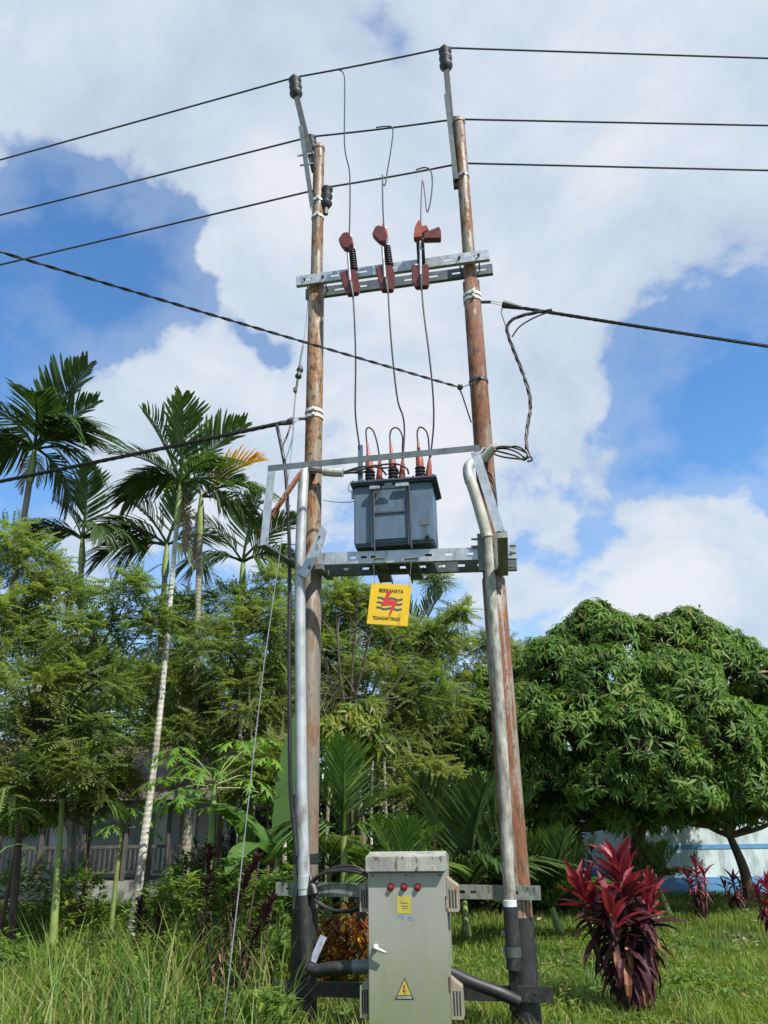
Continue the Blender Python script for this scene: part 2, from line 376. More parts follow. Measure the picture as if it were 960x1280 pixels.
    cc = t.mix(t.smooth(n2, .35, .65), (.030, .048, .012), (.065, .105, .022)); cc = t.mix(t.smooth(n, .58, .75), cc, (.09, .075, .045))
    setin(t, b, 'Base Color', cc); setin(t, b, 'Roughness', .9); bump(t, b, n2, .6, .05); M['ground'] = m
    M['wall_pale'] = plain('pale_blue_wall', (.56, .66, .69), .7, 0, .10, 2, (.30, .36, .36), .7)
    M['wall_stripe'] = plain('blue_band', (.10, .28, .52), .6, 0, .1, 3)
    M['wall_old'] = plain('old_board', (.34, .38, .39), .75, 0, .18, 3, (.22, .22, .20), .4)
    M['pale_fill'] = plain('pale_panel', (.66, .70, .68), .7, 0, .08, 3)  # on the veranda house, this pale colour stands in for light in the openings
    M['glass'] = plain('dark_glass', (.05, .07, .08), .12, 0, .2, 3)
    M['roof_brown'] = plain('brown_zinc', (.12, .064, .052), .6, .1, .25, 2, (.07, .04, .03), .4)
    M['timber'] = plain('grey_timber', (.20, .18, .15), .8, 0, .3, 6, (.08, .07, .05), .4)
    M['timber_d'] = plain('dark_timber', (.085, .075, .06), .8, 0, .3, 6, (.04, .035, .03), .4)
    M['shed'] = plain('dark_boards', (.03, .032, .04), .8, 0, .3, 5)
    M['blueboard'] = plain('blue_board', (.04, .14, .42), .6, 0, .15, 5)
    M['concrete'] = plain('old_concrete', (.26, .26, .23), .85, 0, .25, 5, (.10, .12, .07), .4)
    return M
M = make_materials()
# ------------------------------------------------------------------ vegetation builders
rng = np.random.default_rng(7); random.seed(7)
def np_object(name, V, F, m, parent=None, loc=None, smooth=False):
    V = np.asarray(V, np.float32).reshape(-1, 3); F = np.asarray(F, np.int32); k = F.shape[1]
    o = np.array(root_loc(parent) if parent else (loc or (0, 0, 0)), np.float32)
    me = bpy.data.meshes.new(name); me.vertices.add(len(V)); me.vertices.foreach_set('co', (V-o).ravel())
    me.loops.add(F.size); me.loops.foreach_set('vertex_index', F.ravel()); me.polygons.add(len(F))
    me.polygons.foreach_set('loop_start', np.arange(0, F.size, k, dtype=np.int32)); me.polygons.foreach_set('loop_total', np.full(len(F), k, np.int32))
    me.update(calc_edges=True); me.materials.append(m)
    if smooth: me.polygons.foreach_set('use_smooth', np.ones(len(F), bool))
    ob = bpy.data.objects.new(name, me); col.objects.link(ob)
    if parent: ob.parent = parent
    else: ob.location = [float(x) for x in o]
    return ob
def norm(a): return a/np.maximum(1e-9, np.linalg.norm(a, axis=-1, keepdims=True))
def frames(d, up, roll=None):     # local x along d, z near up
    d = norm(d); y = np.cross(up, d); bad = np.linalg.norm(y, axis=1) < 1e-3; y[bad] = (0, 1, 0); y = norm(y); z = np.cross(d, y)
    if roll is not None:
        c, s = np.cos(roll)[:, None], np.sin(roll)[:, None]; y, z = y*c+z*s, z*c-y*s
    return np.stack([d, y, z], 2)
def scatter(tv, tf, pos, fr, sc):
    k = len(pos); V = np.einsum('kij,nj->kni', fr, tv)*sc[:, None, None]+pos[:, None, :]
    F = tf[None]+(np.arange(k)*len(tv))[:, None, None]; return V.reshape(-1, 3), F.reshape(-1, tf.shape[1])
def pinnate(L=.30, pairs=8, ll=.075, lw=.024, droop=.3):
    v = []; f = []
    for i in range(pairs+1):
        t = (i+.6)/(pairs+.8); x = L*t; z = -droop*L*t*t
        for s in ((-1, 1) if i < pairs else (0,)):
            l = ll*(1-.35*abs(t-.45)); dx = np.array([.45, s, -.28*abs(s)-.2]) if s else np.array([1, 0, -.5])
            dx = dx/np.linalg.norm(dx); w = np.cross(dx, [0, 0, 1]); w = w/np.linalg.norm(w)*lw/2
            b = np.array([x, 0, z]); k = len(v); v += [b, b+dx*l*.5+w, b+dx*l, b+dx*l*.5-w]; f.append([k, k+1, k+2, k+3])
    k = len(v); v += [np.array([0, -.004, 0]), np.array([L*.5, -.003, -droop*L*.25]), np.array([L*.5, .003, -droop*L*.25]), np.array([0, .004, 0])]; f.append([k, k+1, k+2, k+3])
    return np.array(v), np.array(f)
def lance(L=.2, W=.05, droop=.35, fold=.25):
    v = [(0, 0, 0), (L*.5, W/2, -droop*L*.22+fold*W/2), (L*.5, 0, -droop*L*.2), (L*.5, -W/2, -droop*L*.22+fold*W/2), (L, 0, -droop*L)]
    return np.array(v, float), np.array([[0, 2, 1, 1], [0, 3, 2, 2], [1, 2, 4, 4], [2, 3, 4, 4]])
def lance_q(L=.2, W=.05, droop=.35, fold=.25):    # two quads folded along the midrib
    v = [(0, 0, 0), (L*.45, W/2, -droop*L*.2+fold*W/2), (L*.5, 0, -droop*L*.25-fold*W*.2), (L*.45, -W/2, -droop*L*.2+fold*W/2), (L, 0, -droop*L)]
    return np.array(v, float), np.array([[0, 2, 4, 1], [0, 3, 4, 2]])
def limbs_mesh(mb, base, fork, blobs, tips, r0, n=7):
    mb.tube(cat([base, base.lerp(fork, .5)+Vector((random.uniform(-.1, .1), random.uniform(-.1, .1), 0)), fork], 4), [r0*(1-.45*i/8) for i in range(9)], n)
    for c, r, ts in tips:
        mid = fork.lerp(c, .55)+Vector((0, 0, -.12*(c-fork).length))
        mb.tube(cat([fork, mid, c], 4), [r0*(.5-.38*i/8) for i in range(9)], 5)
        for t in ts: 
            q = c.lerp(t, .5)+Vector((random.uniform(-.1, .1), random.uniform(-.1, .1), -.1*r))
            mb.tube([c, q, t], [r0*.11, r0*.08, r0*.03], 3)
def in_blob(n, flat=.85, inner=.45):
    d = norm(rng.normal(size=(n, 3))); d[:, 2] = np.where(d[:, 2] < -.45, -d[:, 2], d[:, 2])
    r = inner+(1-inner)*rng.random(n)**.6
    return d*r[:, None]*np.array([1, 1, flat]), d
def tree(name, label, base, fork, blobs, kind, leaf, bark, group, r0=.09, dens=1.0, cat_='tree', per=7, twigs=9):
    root = thing(name, base, label, cat_, group); Vs = []; Fs = []; o = 0; tips = []
    for (c, r) in blobs:
        if kind == 'feather':
            n = int(dens*95*(r/1.0)**2)+12; loc, d = in_blob(n); pos = np.array(c)+loc*r
            tips.append((c, r, [Vector(p) for p in pos[::max(1, n//twigs)][:twigs]]))
            pp = np.repeat(pos, per, 0)+rng.normal(size=(n*per, 3))*.07; dd = np.repeat(d, per, 0)*.8+rng.normal(size=(n*per, 3))*.75; dd[:, 2] = dd[:, 2]*.6-.05
            up = np.tile([0, 0, 1.], (n*per, 1))+rng.normal(size=(n*per, 3))*.25
            V, F = scatter(*PIN, pp, frames(dd, up), rng.uniform(.7, 1.25, n*per))
        else:
            n = int(dens*240*(r/1.0)**2)+16; loc, d = in_blob(n, .85, .62); pos = np.array(c)+loc*r
            tips.append((c, r, [Vector(p) for p in pos[::max(1, n//twigs)][:twigs]]))
            per = 11; a = np.tile(np.arange(per)*2.399, n)+np.repeat(rng.random(n)*6.28, per)
            ax = norm(np.repeat(d+np.array([0, 0, .55]), per, 0)+rng.normal(size=(n*per, 3))*.1)
            e1 = norm(np.cross(ax, np.array([.3, 1, .1]))); e2 = np.cross(ax, e1); el = rng.uniform(-.25, .75, n*per)[:, None]
            dd = (e1*np.cos(a)[:, None]+e2*np.sin(a)[:, None])*np.cos(el)+ax*np.sin(el); dd[:, 2] -= .45
            pp = np.repeat(pos, per, 0)+ax*rng.uniform(-.05, .05, n*per)[:, None]
            V, F = scatter(*LEAF, pp, frames(dd, ax+0), rng.uniform(.75, 1.2, n*per)*np.repeat(rng.uniform(.65, 1.35, n), per))
        Vs.append(V); Fs.append(F+o); o += len(V)
    ob = np_object('crown', np.concatenate(Vs), np.concatenate(Fs), leaf, root); ob['kind'] = 'stuff'
    mb = MB(); limbs_mesh(mb, base, fork, blobs, tips, r0); mb.build('trunk', bark, root, True)
    return root
PIN = pinnate(.34, 8, .088, .030); LEAF = lance_q(.185, .046, .5, .3)
def G(px, Y, z=0): p = at(px, 1034, Y); return Vector((p.x, p.y, z))
def B(Y, *spec): return [(at(x, y, Y+dy), r*pxm(x, y, Y+dy)) for (x, y, r, dy) in spec]

# palm fronds: a curved rib with two rows of folded leaflets
def frond_mesh(name, L, m, arch=.9, nl=26, ll=.75, lw=.06, vee=.5, sag=.35, seed=0, rib=None, ragged=.12, stalk=.16):
    r = np.random.default_rng(seed); v = []; f = []
    th = lambda t: -arch*(t**1.35)      # pitch along the rib
    N = 40; pts = [np.zeros(3)]; tans = []
    for i in range(N):
        a = th((i+.5)/N); d = np.array([math.cos(a), 0, math.sin(a)]); tans.append(d); pts.append(pts[-1]+d*L/N)
    def pt(t): i = min(N-1, int(t*N)); return pts[i]+(pts[i+1]-pts[i])*(t*N-i), tans[i]
    for i in range(N//5):
        a, b = pts[i*5], pts[i*5+5]; w0, w1 = .022*(1-i*5/N)+.004, .022*(1-(i*5+5)/N)+.004; k = len(v)
        v += [a+[0, w0, 0], a-[0, w0, 0], a-[0, 0, w0*1.3], b+[0, w1, 0], b-[0, w1, 0], b-[0, 0, w1*1.3]]; f += [[k, k+1, k+4, k+3], [k+1, k+2, k+5, k+4], [k+2, k, k+3, k+5]]
    for i in range(nl):
        t = stalk+(1-stalk)*(i+.4)/nl; p, d = pt(t); n = np.array([-d[2], 0, d[0]])
        l = ll*(.62+.55*math.sin(math.pi*min(1, .18+.78*t)))*(1-.45*max(0, t-.7)/.3)
        for s in (-1, 1):
            if r.random() < ragged*.5: continue
            fw = .55+1.0*t+r.uniform(-.12, .12); q = d*fw+np.array([0, s, 0])+n*(vee+r.uniform(-.15, .15)); q = q/np.linalg.norm(q)
            lk = l*r.uniform(.8, 1.2); g = np.array([0, 0, -1.]); w = np.cross(q, n); w = w/np.linalg.norm(w)*lw*r.uniform(.75, 1.2)/2
            a = p; b = p+q*lk*.45+g*lk*sag*.10; c = p+q*lk*.85+g*lk*sag*.55; e = p+q*lk*.98+g*lk*sag*.9
            h = n*lw*.22; k = len(v); v += [a-w*.5, a+w*.5, b-w+h, b+w+h, b, c-w*.7, c+w*.7, e]
            f += [[k, k+4, k+2, k], [k, k+1, k+4, k], [k+1, k+3, k+4, k+1], [k+2, k+4, k+5, k+2], [k+4, k+3, k+6, k+4], [k+4, k+6, k+5, k+4], [k+5, k+6, k+7, k+5]]
    F = [[a for j, a in enumerate(x) if a not in x[:j]] for x in f]
    me = bpy.data.meshes.new(name); me.from_pydata([tuple(map(float, x)) for x in v], [], F); me.materials.append(m); me.update(); return me
def set_mats():
    fr = {}
    for mk in ('palm', 'palm_d', 'palm_b', 'palm_y', 'palm_dead'):
        fr[mk] = [frond_mesh('frond', 1.0, M[mk], ar, 28, ll, .036, ve, sg, i+3, None, .22) for i, (ar, ll, ve, sg) in enumerate(((.75, .40, .55, .18), (1.25, .42, .30, .75), (1.7, .40, .1, .95), (.35, .36, .8, .1)))]
    return fr
FR = set_mats()
def palm(name, label, base, crown, fronds, r=.075, bark='palm_grey', group=None, shaft=.9, bow=.15, cat_='palm tree', extra=()):
    """fronds: (pixel dx, dy of the tip direction, length m, mesh kind 0-3, material, depth lean)"""
    root = thing(name, base, label, cat_, group)
    mid = base.lerp(crown, .5)+Vector((bow, 0, 0)); pts = cat([base, mid, crown], 10); n = len(pts)
    if (crown-base).length > .05:
        MB().tube(pts, [r*(1.35-.55*min(1, i/n*1.3)) if i > 1 else r*1.5 for i in range(n)], 9).build('trunk', M[bark], root, True)
    up = (pts[-1]-pts[-2]).normalized(); top = crown+up*shaft
    if shaft > .05: MB().tube([crown-up*.02, crown+up*shaft*.15, crown+up*shaft*.6, top], [r*.95, r*1.2, r*.9, r*.4], 9).build('crownshaft', M['shaft'], root, True)
    for dx, dy, L, k, mk, dep in fronds:
        d = (R_*dx - U_*dy).normalized()*1.0 + Vector((0, dep, 0)); d.normalize()
        # aim of the frond's root: tips sag, so start higher
        d = (d+Vector((0, 0, (.15, .45, .8, .02)[k]))).normalized()
        e = math.asin(max(-1, min(1, d.z))); a = math.atan2(d.y, d.x); L *= .93; s = Vector((L, L*(.3 if mk == 'palm_dead' else 1), L))
        child('frond', FR[mk][k], root, top-base-up*random.uniform(0, .12)*min(1, shaft), (random.uniform(-.35, .35), -e, a), s)
    return root

# ------------------------------------------------------------------ ground, houses
def build_setting():
    mb = MB(); n = 60; xs = [(-1+2*i/n) for i in range(n+1)]
    f = lambda t: math.copysign(abs(t)**3*1500+abs(t)*20, t)
    for j in range(n+1):
        for i in range(n+1):
            x, y = f(xs[i]), f(xs[j])+18; z = .05*math.sin(x*.9)*math.sin(y*.7)-.02 if abs(x) < 40 and abs(y) < 60 else -.02
            mb.v.append(Vector((x, y, min(0.02, z-.03))))
    for j in range(n):
        for i in range(n): a = j*(n+1)+i; mb.f.append([a, a+1, a+n+2, a+n+1])
    tag(mb.build('ground', M['ground'], None, True), kind='structure')

    # pale blue house behind the mango tree
    Y = 21.0; xl = at(800, 1060, Y).x; xr = xl+9; o = Vector((xl, Y, 0))
    h = thing('house', o, 'pale blue house wall with a blue painted band behind the big mango tree', 'house')
    mb = MB(); w0, w1 = xl+3.4, xl+4.6
    for x0, x1, z0, z1 in ((xl, w0, .35, 3.1), (w1, xr, .35, 3.1), (w0, w1, .35, 1.0), (w0, w1, 2.3, 3.1)): mb.box(x0, x1, Y, Y+.15, z0, z1)
    mb.box(xl, xl+.15, Y+.152, Y+6, .35, 3.1); mb.box(xr-.15, xr, Y+.152, Y+6, .35, 3.1); mb.box(xl, xr, Y+6.002, Y+6.15, .35, 3.1)
    mb.build('wall', M['wall_pale'], h)
    MB().box(xl-.05, xr+.05, Y-.06, Y+6.2, -.1, .347).build('plinth', M['wall_stripe'], h)
    MB().box(xl-.01, xr+.01, Y-.012, Y-.002, .98, 1.08).build('stripe', M['wall_stripe'], h)
    wf = MB(); 
    for a, b, c, d in ((w0, w0+.07, 1, 2.3), (w1-.07, w1, 1, 2.3), (w0+.07, w1-.07, 1, 1.07), (w0+.07, w1-.07, 2.23, 2.3), ((w0+w1)/2-.03, (w0+w1)/2+.03, 1.07, 2.23)): wf.box(a, b, Y+.02, Y+.08, c, d)
    wn = wf.build('window', M['pale_fill'], h); MB().box(w0+.07, w1-.07, Y+.045, Y+.055, 1.07, 2.23).build('pane', M['glass'], wn)
    mb = MB(); r0 = Vector((xl-.5, Y-.7, 2.95)); 
    mb.prism([r0, Vector((xl-.5, Y+3.1, 3.9)), Vector((xl-.5, Y+7, 2.95)), Vector((xl-.5, Y+7, 3.02)), Vector((xl-.5, Y+3.1, 3.98)), Vector((xl-.5, Y-.7, 3.02))], Vector((10, 0, 0))); mb.build('roof', M['roof_brown'], h)

    # old house with a brown roof and a veranda, left
    Y = 23.0; xl = at(-60, 1034, Y).x; xr = at(285, 1034, Y).x; o = Vector((xl, Y, 0)); 
    h = thing('house', o, 'old brown roofed house with a veranda standing behind the white palm trunk', 'house')
    ops = [(at(192, 1034, Y).x, at(214, 1034, Y).x, .55, 2.25, 'door'), (at(225, 1034, Y).x, at(247, 1034, Y).x, 1.1, 2.2, 'window'), (at(60, 1034, Y).x, at(95, 1034, Y).x, 1.1, 2.2, 'window')]
    mb = MB(); cuts = sorted(ops); x = xl
    for a, b, z0, z1, _ in cuts:
        mb.box(x, a, Y, Y+.12, .45, 2.9); mb.box(a, b, Y, Y+.12, z1, 2.9)
        if z0 > .6: mb.box(a, b, Y, Y+.12, .45, z0)
        x = b
    mb.box(x, xr, Y, Y+.12, .45, 2.9); mb.box(xl, xl+.12, Y+.122, Y+6, .45, 2.9); mb.box(xr-.12, xr, Y+.122, Y+6, .45, 2.9); mb.box(xl, xr, Y+6.002, Y+6.12, .45, 2.9)
    mb.build('wall', M['wall_old'], h)
    for a, b, z0, z1, k in ops:
        if k == 'door':
            dr = MB().box(a+.02, b-.02, Y+.03, Y+.08, z0-.08, z1-.02).build('door', M['pale_fill'], h); MB().box(b-.12, b-.07, Y-.01, Y+.028, 1.3, 1.42).build('handle', M['darksteel'], dr)  # pale door leaf painted in place of a lit doorway
        else:
            fm = MB().box(a, a+.06, Y+.01, Y+.07, z0, z1).box(b-.06, b, Y+.01, Y+.07, z0, z1).box(a+.06, b-.06, Y+.01, Y+.07, z0, z0+.06).box(a+.06, b-.06, Y+.01, Y+.07, z1-.06, z1).build('window', M['timber'], h)
            MB().box(a+.06, b-.06, Y+.03, Y+.04, z0+.06, z1-.06).build('pane', M['pale_fill'], fm)
    MB().box(xl-.05, xr+.05, Y-1.9, Y+6.1, -.1, .447).build('floor', M['concrete'], h)
    for i in range(8):
        x = xl+.1+(xr-xl-.2)*i/7; MB().box(x-.045, x+.045, Y-1.82, Y-1.73, .449, 2.72).build('post', M['timber_d'], h)
    rl = MB().box(xl, xr, Y-1.72, Y-1.68, 1.2, 1.27).box(xl, xr, Y-1.72, Y-1.68, .62, .67).build('railing', M['timber_d'], h); mb = MB()
    for i in range(60): x = xl+(xr-xl)*(i+.5)/60; mb.box(x-.02, x+.02, Y-1.712, Y-1.688, .672, 1.198)
    tag(mb.build('baluster', M['timber_d'], rl), kind='stuff')
    zE, zR = at(150, 992, Y-2.2).z, at(150, 928, Y+3).z; mb = MB(); N = 90; a0 = xl-.6; W = xr+.6-a0   # ribbed sheets
    for (y0, z0, y1, z1) in ((Y-2.2, zE, Y+3, zR), (Y+3, zR, Y+8.2, zE)):
        o = len(mb.v)
        for i in range(N*2+1):
            x = a0+W*i/(2*N); dz = .035*(i % 2); mb.v += [Vector((x, y0, z0+dz)), Vector((x, y1, z1+dz))]
        for i in range(N*2): k = o+i*2; mb.f.append([k, k+2, k+3, k+1])
    rf = mb.build('roof', M['roof_brown'], h); MB().beam(Vector((a0, Y+3, zR+.06)), Vector((a0+W, Y+3, zR+.06)), .35, .05).build('ridge_cap', M['roof_brown'], rf)
    MB().box(a0, a0+W, Y-2.24, Y-2.205, zE-.16, zE+.02).build('fascia', M['timber'], rf)

    # dark shed between the house and the left pole
    Y = 17.0; xl, xr = at(288, 1040, Y).x, at(352, 1040, Y).x; zt = at(320, 1008, Y).z
    s = thing('shed', Vector((xl, Y, 0)), 'small dark board shed with a blue board leaning on its front', 'shed')
    n = 9
    for i in range(n):
        x0 = xl+(xr-xl)*i/n; MB().box(x0+.004, x0+(xr-xl)/n-.004, Y, Y+.03+.008*(i % 2), 0, zt).build('board', M['shed'], s)
    MB().box(xl, xr, Y+.045, Y+1.6, 0, zt-.01).build('wall', M['shed'], s)
    MB().boxv(Vector(((xl+xr)/2, Y+.7, zt+.08)), Vector(((xr-xl)/2+.2, 0, 0)), Vector((0, 1.1, .12)), Vector((0, 0, .02))).build('roof', M['roof_brown'], s)
    bx = at(303, 1050, Y-.1).x; tag(MB().beam(Vector((bx, Y-.25, 0)), Vector((bx+.03, Y-.03, zt*.9)), .16, .02, (0, 1, 0)).build('blue_board', M['blueboard'], None, origin=(bx, Y-.25, 0)), 'narrow blue board leaning upright against the dark shed', 'board')
    bx = at(322, 1050, Y-.1).x; tag(MB().beam(Vector((bx, Y-.25, 0)), Vector((bx-.06, Y-.03, zt*.8)), .14, .02, (0, 1, 0)).build('grey_board', M['timber'], None, origin=(bx, Y-.25, 0)), 'weathered pale plank leaning against the dark shed right of the blue board', 'board')
    # red canister hanging by the shed
    Yc = 14; c = at(346, 1062, Yc); rc = thing('canister', c-Vector((0, 0, .22)), 'faded red canister standing on a stump among the leaves by the left pole', 'canister')
    MB().lathe(c-Vector((0, 0, .22)), ZZ, [(0, .085), (.02, .095), (.34, .095), (.39, .06), (.43, .04), (.46, .04)], 12).build('body', M['red'], rc, True)
    MB().tube(cat([c+Vector((-.03, 0, .23)), c+Vector((-.02, -.05, .42)), c+Vector((.12, -.04, .5)), c+Vector((.16, -.03, .4))], 5), .012, 6).build('hose', M['white'], rc, True)
    st = MB().lathe(Vector((c.x, c.y, -.05)), ZZ, [(0, .19), (.15, .16), (c.z-.225+.05, .15)], 10).build('tree_stump', M['bark_d'], None, True, origin=(c.x, c.y, 0)); tag(st, 'cut brown tree stump under the red canister', 'stump')
build_setting()

# ------------------------------------------------------------------ trees
GF = 'feathery leaved trees behind the poles'
tree('feathery_tree', 'light green feathery leaved tree at the far left edge behind the tall palm', G(35, 13.5), at(45, 900, 13.5),
     B(13.5, (15, 690, 48, 0), (50, 720, 40, .5), (70, 775, 58, .4), (-10, 810, 80, 0), (115, 800, 42, -.6), (40, 875, 70, -.8), (165, 740, 30, -.6), (188, 775, 26, -.3), (120, 860, 50, -.5), (20, 940, 60, -.5), (110, 925, 42, -.9), (45, 975, 44, -1.2), (-5, 990, 40, -1.3), (105, 965, 26, -1.2)),
     'feather', M['feather'], M['bark_d'], GF, .07, .72)
tree('feathery_tree', 'green feathery leaved tree between the white palm trunk and left steel pole', G(275, 15.5), at(285, 930, 15.5),
     B(15.5, (235, 765, 26, 0), (210, 800, 36, .3), (290, 762, 36, .5), (345, 740, 34, .2), (330, 800, 55, -.3), (265, 820, 50, -.5), (195, 870, 50, -.3), (300, 885, 58, -.6), (345, 865, 50, 0), (240, 900, 44, .4), (215, 925, 34, -.8), (255, 945, 34, -.4), (335, 930, 40, -.3)),
     'feather', M['feather'], M['bark_d'], GF, .07, .72)
tree('feathery_tree', 'light green feathery leaved tree seen under the yellow danger sign between the poles', G(430, 16.5), at(428, 930, 16.5),
     B(16.5, (420, 760, 44, 0), (455, 800, 52, .4), (400, 830, 52, -.3), (500, 815, 42, .2), (540, 800, 26, .3), (470, 870, 62, -.6), (425, 915, 52, -.6), (530, 880, 55, 0), (545, 725, 9, .3), (575, 770, 13, .3), (380, 790, 40, .4)),
     'feather', M['feather'], M['bark_d'], GF, .09)
tree('feathery_tree', 'yellowish fine leaved feathery tree left of the right steel pole', G(575, 20), at(575, 950, 20),
     B(20, (565, 830, 42, 0), (610, 812, 26, .3), (645, 825, 24, .5), (540, 905, 52, -.4), (600, 880, 52, 0), (640, 880, 44, .4), (570, 955, 52, -.7), (510, 950, 45, -.5), (620, 950, 44, -.2), (650, 950, 40, .3)),
     'feather', M['feather_y'], M['bark'], GF, .07)
tree('feathery_tree', 'deep green feathery tree far back behind the white palm trunk', G(160, 22), at(165, 930, 22),
     B(22, (205, 850, 40, .5), (110, 850, 60, .5), (60, 830, 55, .2), (250, 850, 45, 0), (150, 890, 70, -.5), (230, 920, 55, -.5), (70, 915, 60, -.5)),
     'feather', M['feather_d'], M['bark'], GF, .09, .7)
tree('feathery_tree', 'deep green feathery tree far back right behind the left steel pole', G(390, 23), at(390, 960, 23),
     B(23, (330, 860, 50, 0), (390, 850, 55, .5), (310, 920, 60, 0), (380, 930, 65, -.4), (450, 930, 60, 0), (500, 900, 50, .6)),
     'feather', M['feather_d'], M['bark'], GF, .09, .7)
tree('mango_tree', 'big dark green mango tree with a dense rounded crown right of the poles', G(795, 17), at(800, 1010, 17),
     B(17, (742, 788, 40, 0), (770, 800, 42, -.4), (700, 832, 46, -.2), (660, 842, 32, .3), (862, 792, 36, 0), (830, 806, 40, -.5), (890, 832, 46, -.4), (950, 850, 46, -.2), (1000, 870, 55, 0), (760, 860, 66, -1.2), (840, 865, 66, -1.4),
       (670, 895, 50, -.6), (720, 915, 62, -1.4), (800, 930, 70, -1.9), (890, 920, 66, -1.6), (960, 930, 58, -1.2), (640, 935, 44, 0), (690, 975, 52, -.8), (760, 985, 56, -1.6), (850, 985, 60, -1.8), (930, 985, 56, -1.4), (1010, 960, 60, -.4), (615, 890, 36, .0), (600, 935, 34, .0), (612, 850, 22, .4), (605, 980, 30, -.2), (645, 1015, 30, -.3), (690, 1030, 30, -.2), (700, 1012, 28, -.4), (765, 1022, 34, -.8), (835, 1018, 36, -.6), (900, 1020, 32, -.4), (960, 1015, 34, -.2), (742, 770, 26, 0), (857, 776, 22, 0), (905, 800, 24, 0), (712, 800, 28, .2), (772, 784, 24, .3), (800, 790, 26, .2), (832, 786, 22, .2), (885, 790, 22, .3), (930, 815, 24, .2), (680, 815, 24, .2),
       (650, 985, 34, .2), (720, 900, 70, 1.6), (830, 890, 80, 1.8), (930, 910, 70, 1.6)),
     'mango', M['mango'], M['bark_d'], None, .2)
tree('broadleaf_tree', 'smaller dark tree with a brown trunk at the right edge before the blue house', G(922, 18.5), at(912, 1045, 18.5),
     B(18.5, (905, 1005, 42, 0), (960, 1000, 46, .3), (1000, 990, 55, 0), (930, 975, 46, .4), (860, 1010, 36, .6)), 'mango', M['mango'], M['bark_d'], None, .14)

tree('broadleaf_sapling', 'yellowish broad leaved sapling just right of the left pole above the young palm', G(440, 13), at(440, 965, 13),
     B(13, (412, 915, 20, 0), (436, 895, 20, .1), (455, 912, 22, -.2), (478, 935, 20, 0), (430, 940, 22, -.3), (465, 885, 14, .2)), 'mango', M['sapling'], M['bark_d'], None, .04, 1.0, 'tree', 7, 6)
tree('broadleaf_sapling', 'broad leaved sapling in front of the veranda at the far left', G(20, 14.5), at(22, 1040, 14.5),
     B(14.5, (5, 1000, 26, 0), (35, 990, 24, .1), (20, 1030, 26, -.2), (55, 1020, 20, 0)), 'mango', M['sapling'], M['bark_d'], None, .04, .8, 'tree', 7, 6)
tree('feathery_sapling', 'low feathery sapling in front of the brown roof left of the white trunk', G(115, 15), at(115, 1010, 15),
     B(15, (95, 975, 26, 0), (130, 960, 26, .1), (120, 1000, 28, -.2), (85, 1010, 22, 0), (150, 985, 18, 0)), 'feather', M['feather_y'], M['bark_d'], None, .04)
tree('feathery_sapling', 'low feathery sapling between the papaya plant and the left pole', G(335, 13.5), at(335, 1000, 13.5),
     B(13.5, (320, 960, 24, 0), (350, 945, 24, .1), (340, 985, 24, -.2), (305, 990, 20, 0)), 'feather', M['feather_y'], M['bark_d'], None, .04)
tree('feathery_sapling', 'low feathery sapling between the poles left of the dark young palm', G(540, 14), at(540, 1010, 14),
     B(14, (530, 965, 26, 0), (560, 985, 24, .1), (515, 1000, 24, -.2), (545, 1015, 24, 0)), 'feather', M['feather_y'], M['bark_d'], None, .04)
# ------------------------------------------------------------------ palms
GP = 'areca palms above the trees'
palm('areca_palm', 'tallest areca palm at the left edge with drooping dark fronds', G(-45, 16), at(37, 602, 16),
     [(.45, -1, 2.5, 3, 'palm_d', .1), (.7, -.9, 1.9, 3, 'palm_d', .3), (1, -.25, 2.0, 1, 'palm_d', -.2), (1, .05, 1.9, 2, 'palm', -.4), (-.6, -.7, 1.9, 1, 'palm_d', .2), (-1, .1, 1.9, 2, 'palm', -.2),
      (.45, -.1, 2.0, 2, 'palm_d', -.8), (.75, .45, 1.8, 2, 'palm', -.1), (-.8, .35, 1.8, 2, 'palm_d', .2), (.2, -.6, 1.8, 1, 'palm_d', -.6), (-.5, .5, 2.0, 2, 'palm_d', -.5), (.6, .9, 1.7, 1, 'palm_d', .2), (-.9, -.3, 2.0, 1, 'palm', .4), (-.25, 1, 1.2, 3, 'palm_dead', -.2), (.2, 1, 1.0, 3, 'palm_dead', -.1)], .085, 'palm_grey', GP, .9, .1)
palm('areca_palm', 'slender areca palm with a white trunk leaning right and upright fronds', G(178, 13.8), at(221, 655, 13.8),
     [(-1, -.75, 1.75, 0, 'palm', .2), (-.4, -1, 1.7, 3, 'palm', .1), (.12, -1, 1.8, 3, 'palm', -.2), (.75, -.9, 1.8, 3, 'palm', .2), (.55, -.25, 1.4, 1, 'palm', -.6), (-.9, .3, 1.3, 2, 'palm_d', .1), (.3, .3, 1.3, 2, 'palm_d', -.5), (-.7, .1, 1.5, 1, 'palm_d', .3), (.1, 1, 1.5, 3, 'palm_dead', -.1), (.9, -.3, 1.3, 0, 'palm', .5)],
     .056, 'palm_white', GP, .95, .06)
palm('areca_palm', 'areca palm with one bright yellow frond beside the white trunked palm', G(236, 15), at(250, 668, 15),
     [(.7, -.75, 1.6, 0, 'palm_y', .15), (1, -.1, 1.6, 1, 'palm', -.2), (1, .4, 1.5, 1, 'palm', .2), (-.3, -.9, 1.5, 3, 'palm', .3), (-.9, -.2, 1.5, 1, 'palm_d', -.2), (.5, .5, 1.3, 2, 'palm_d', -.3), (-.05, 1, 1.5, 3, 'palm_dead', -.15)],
     .075, 'palm_grey', GP, .95, .05)
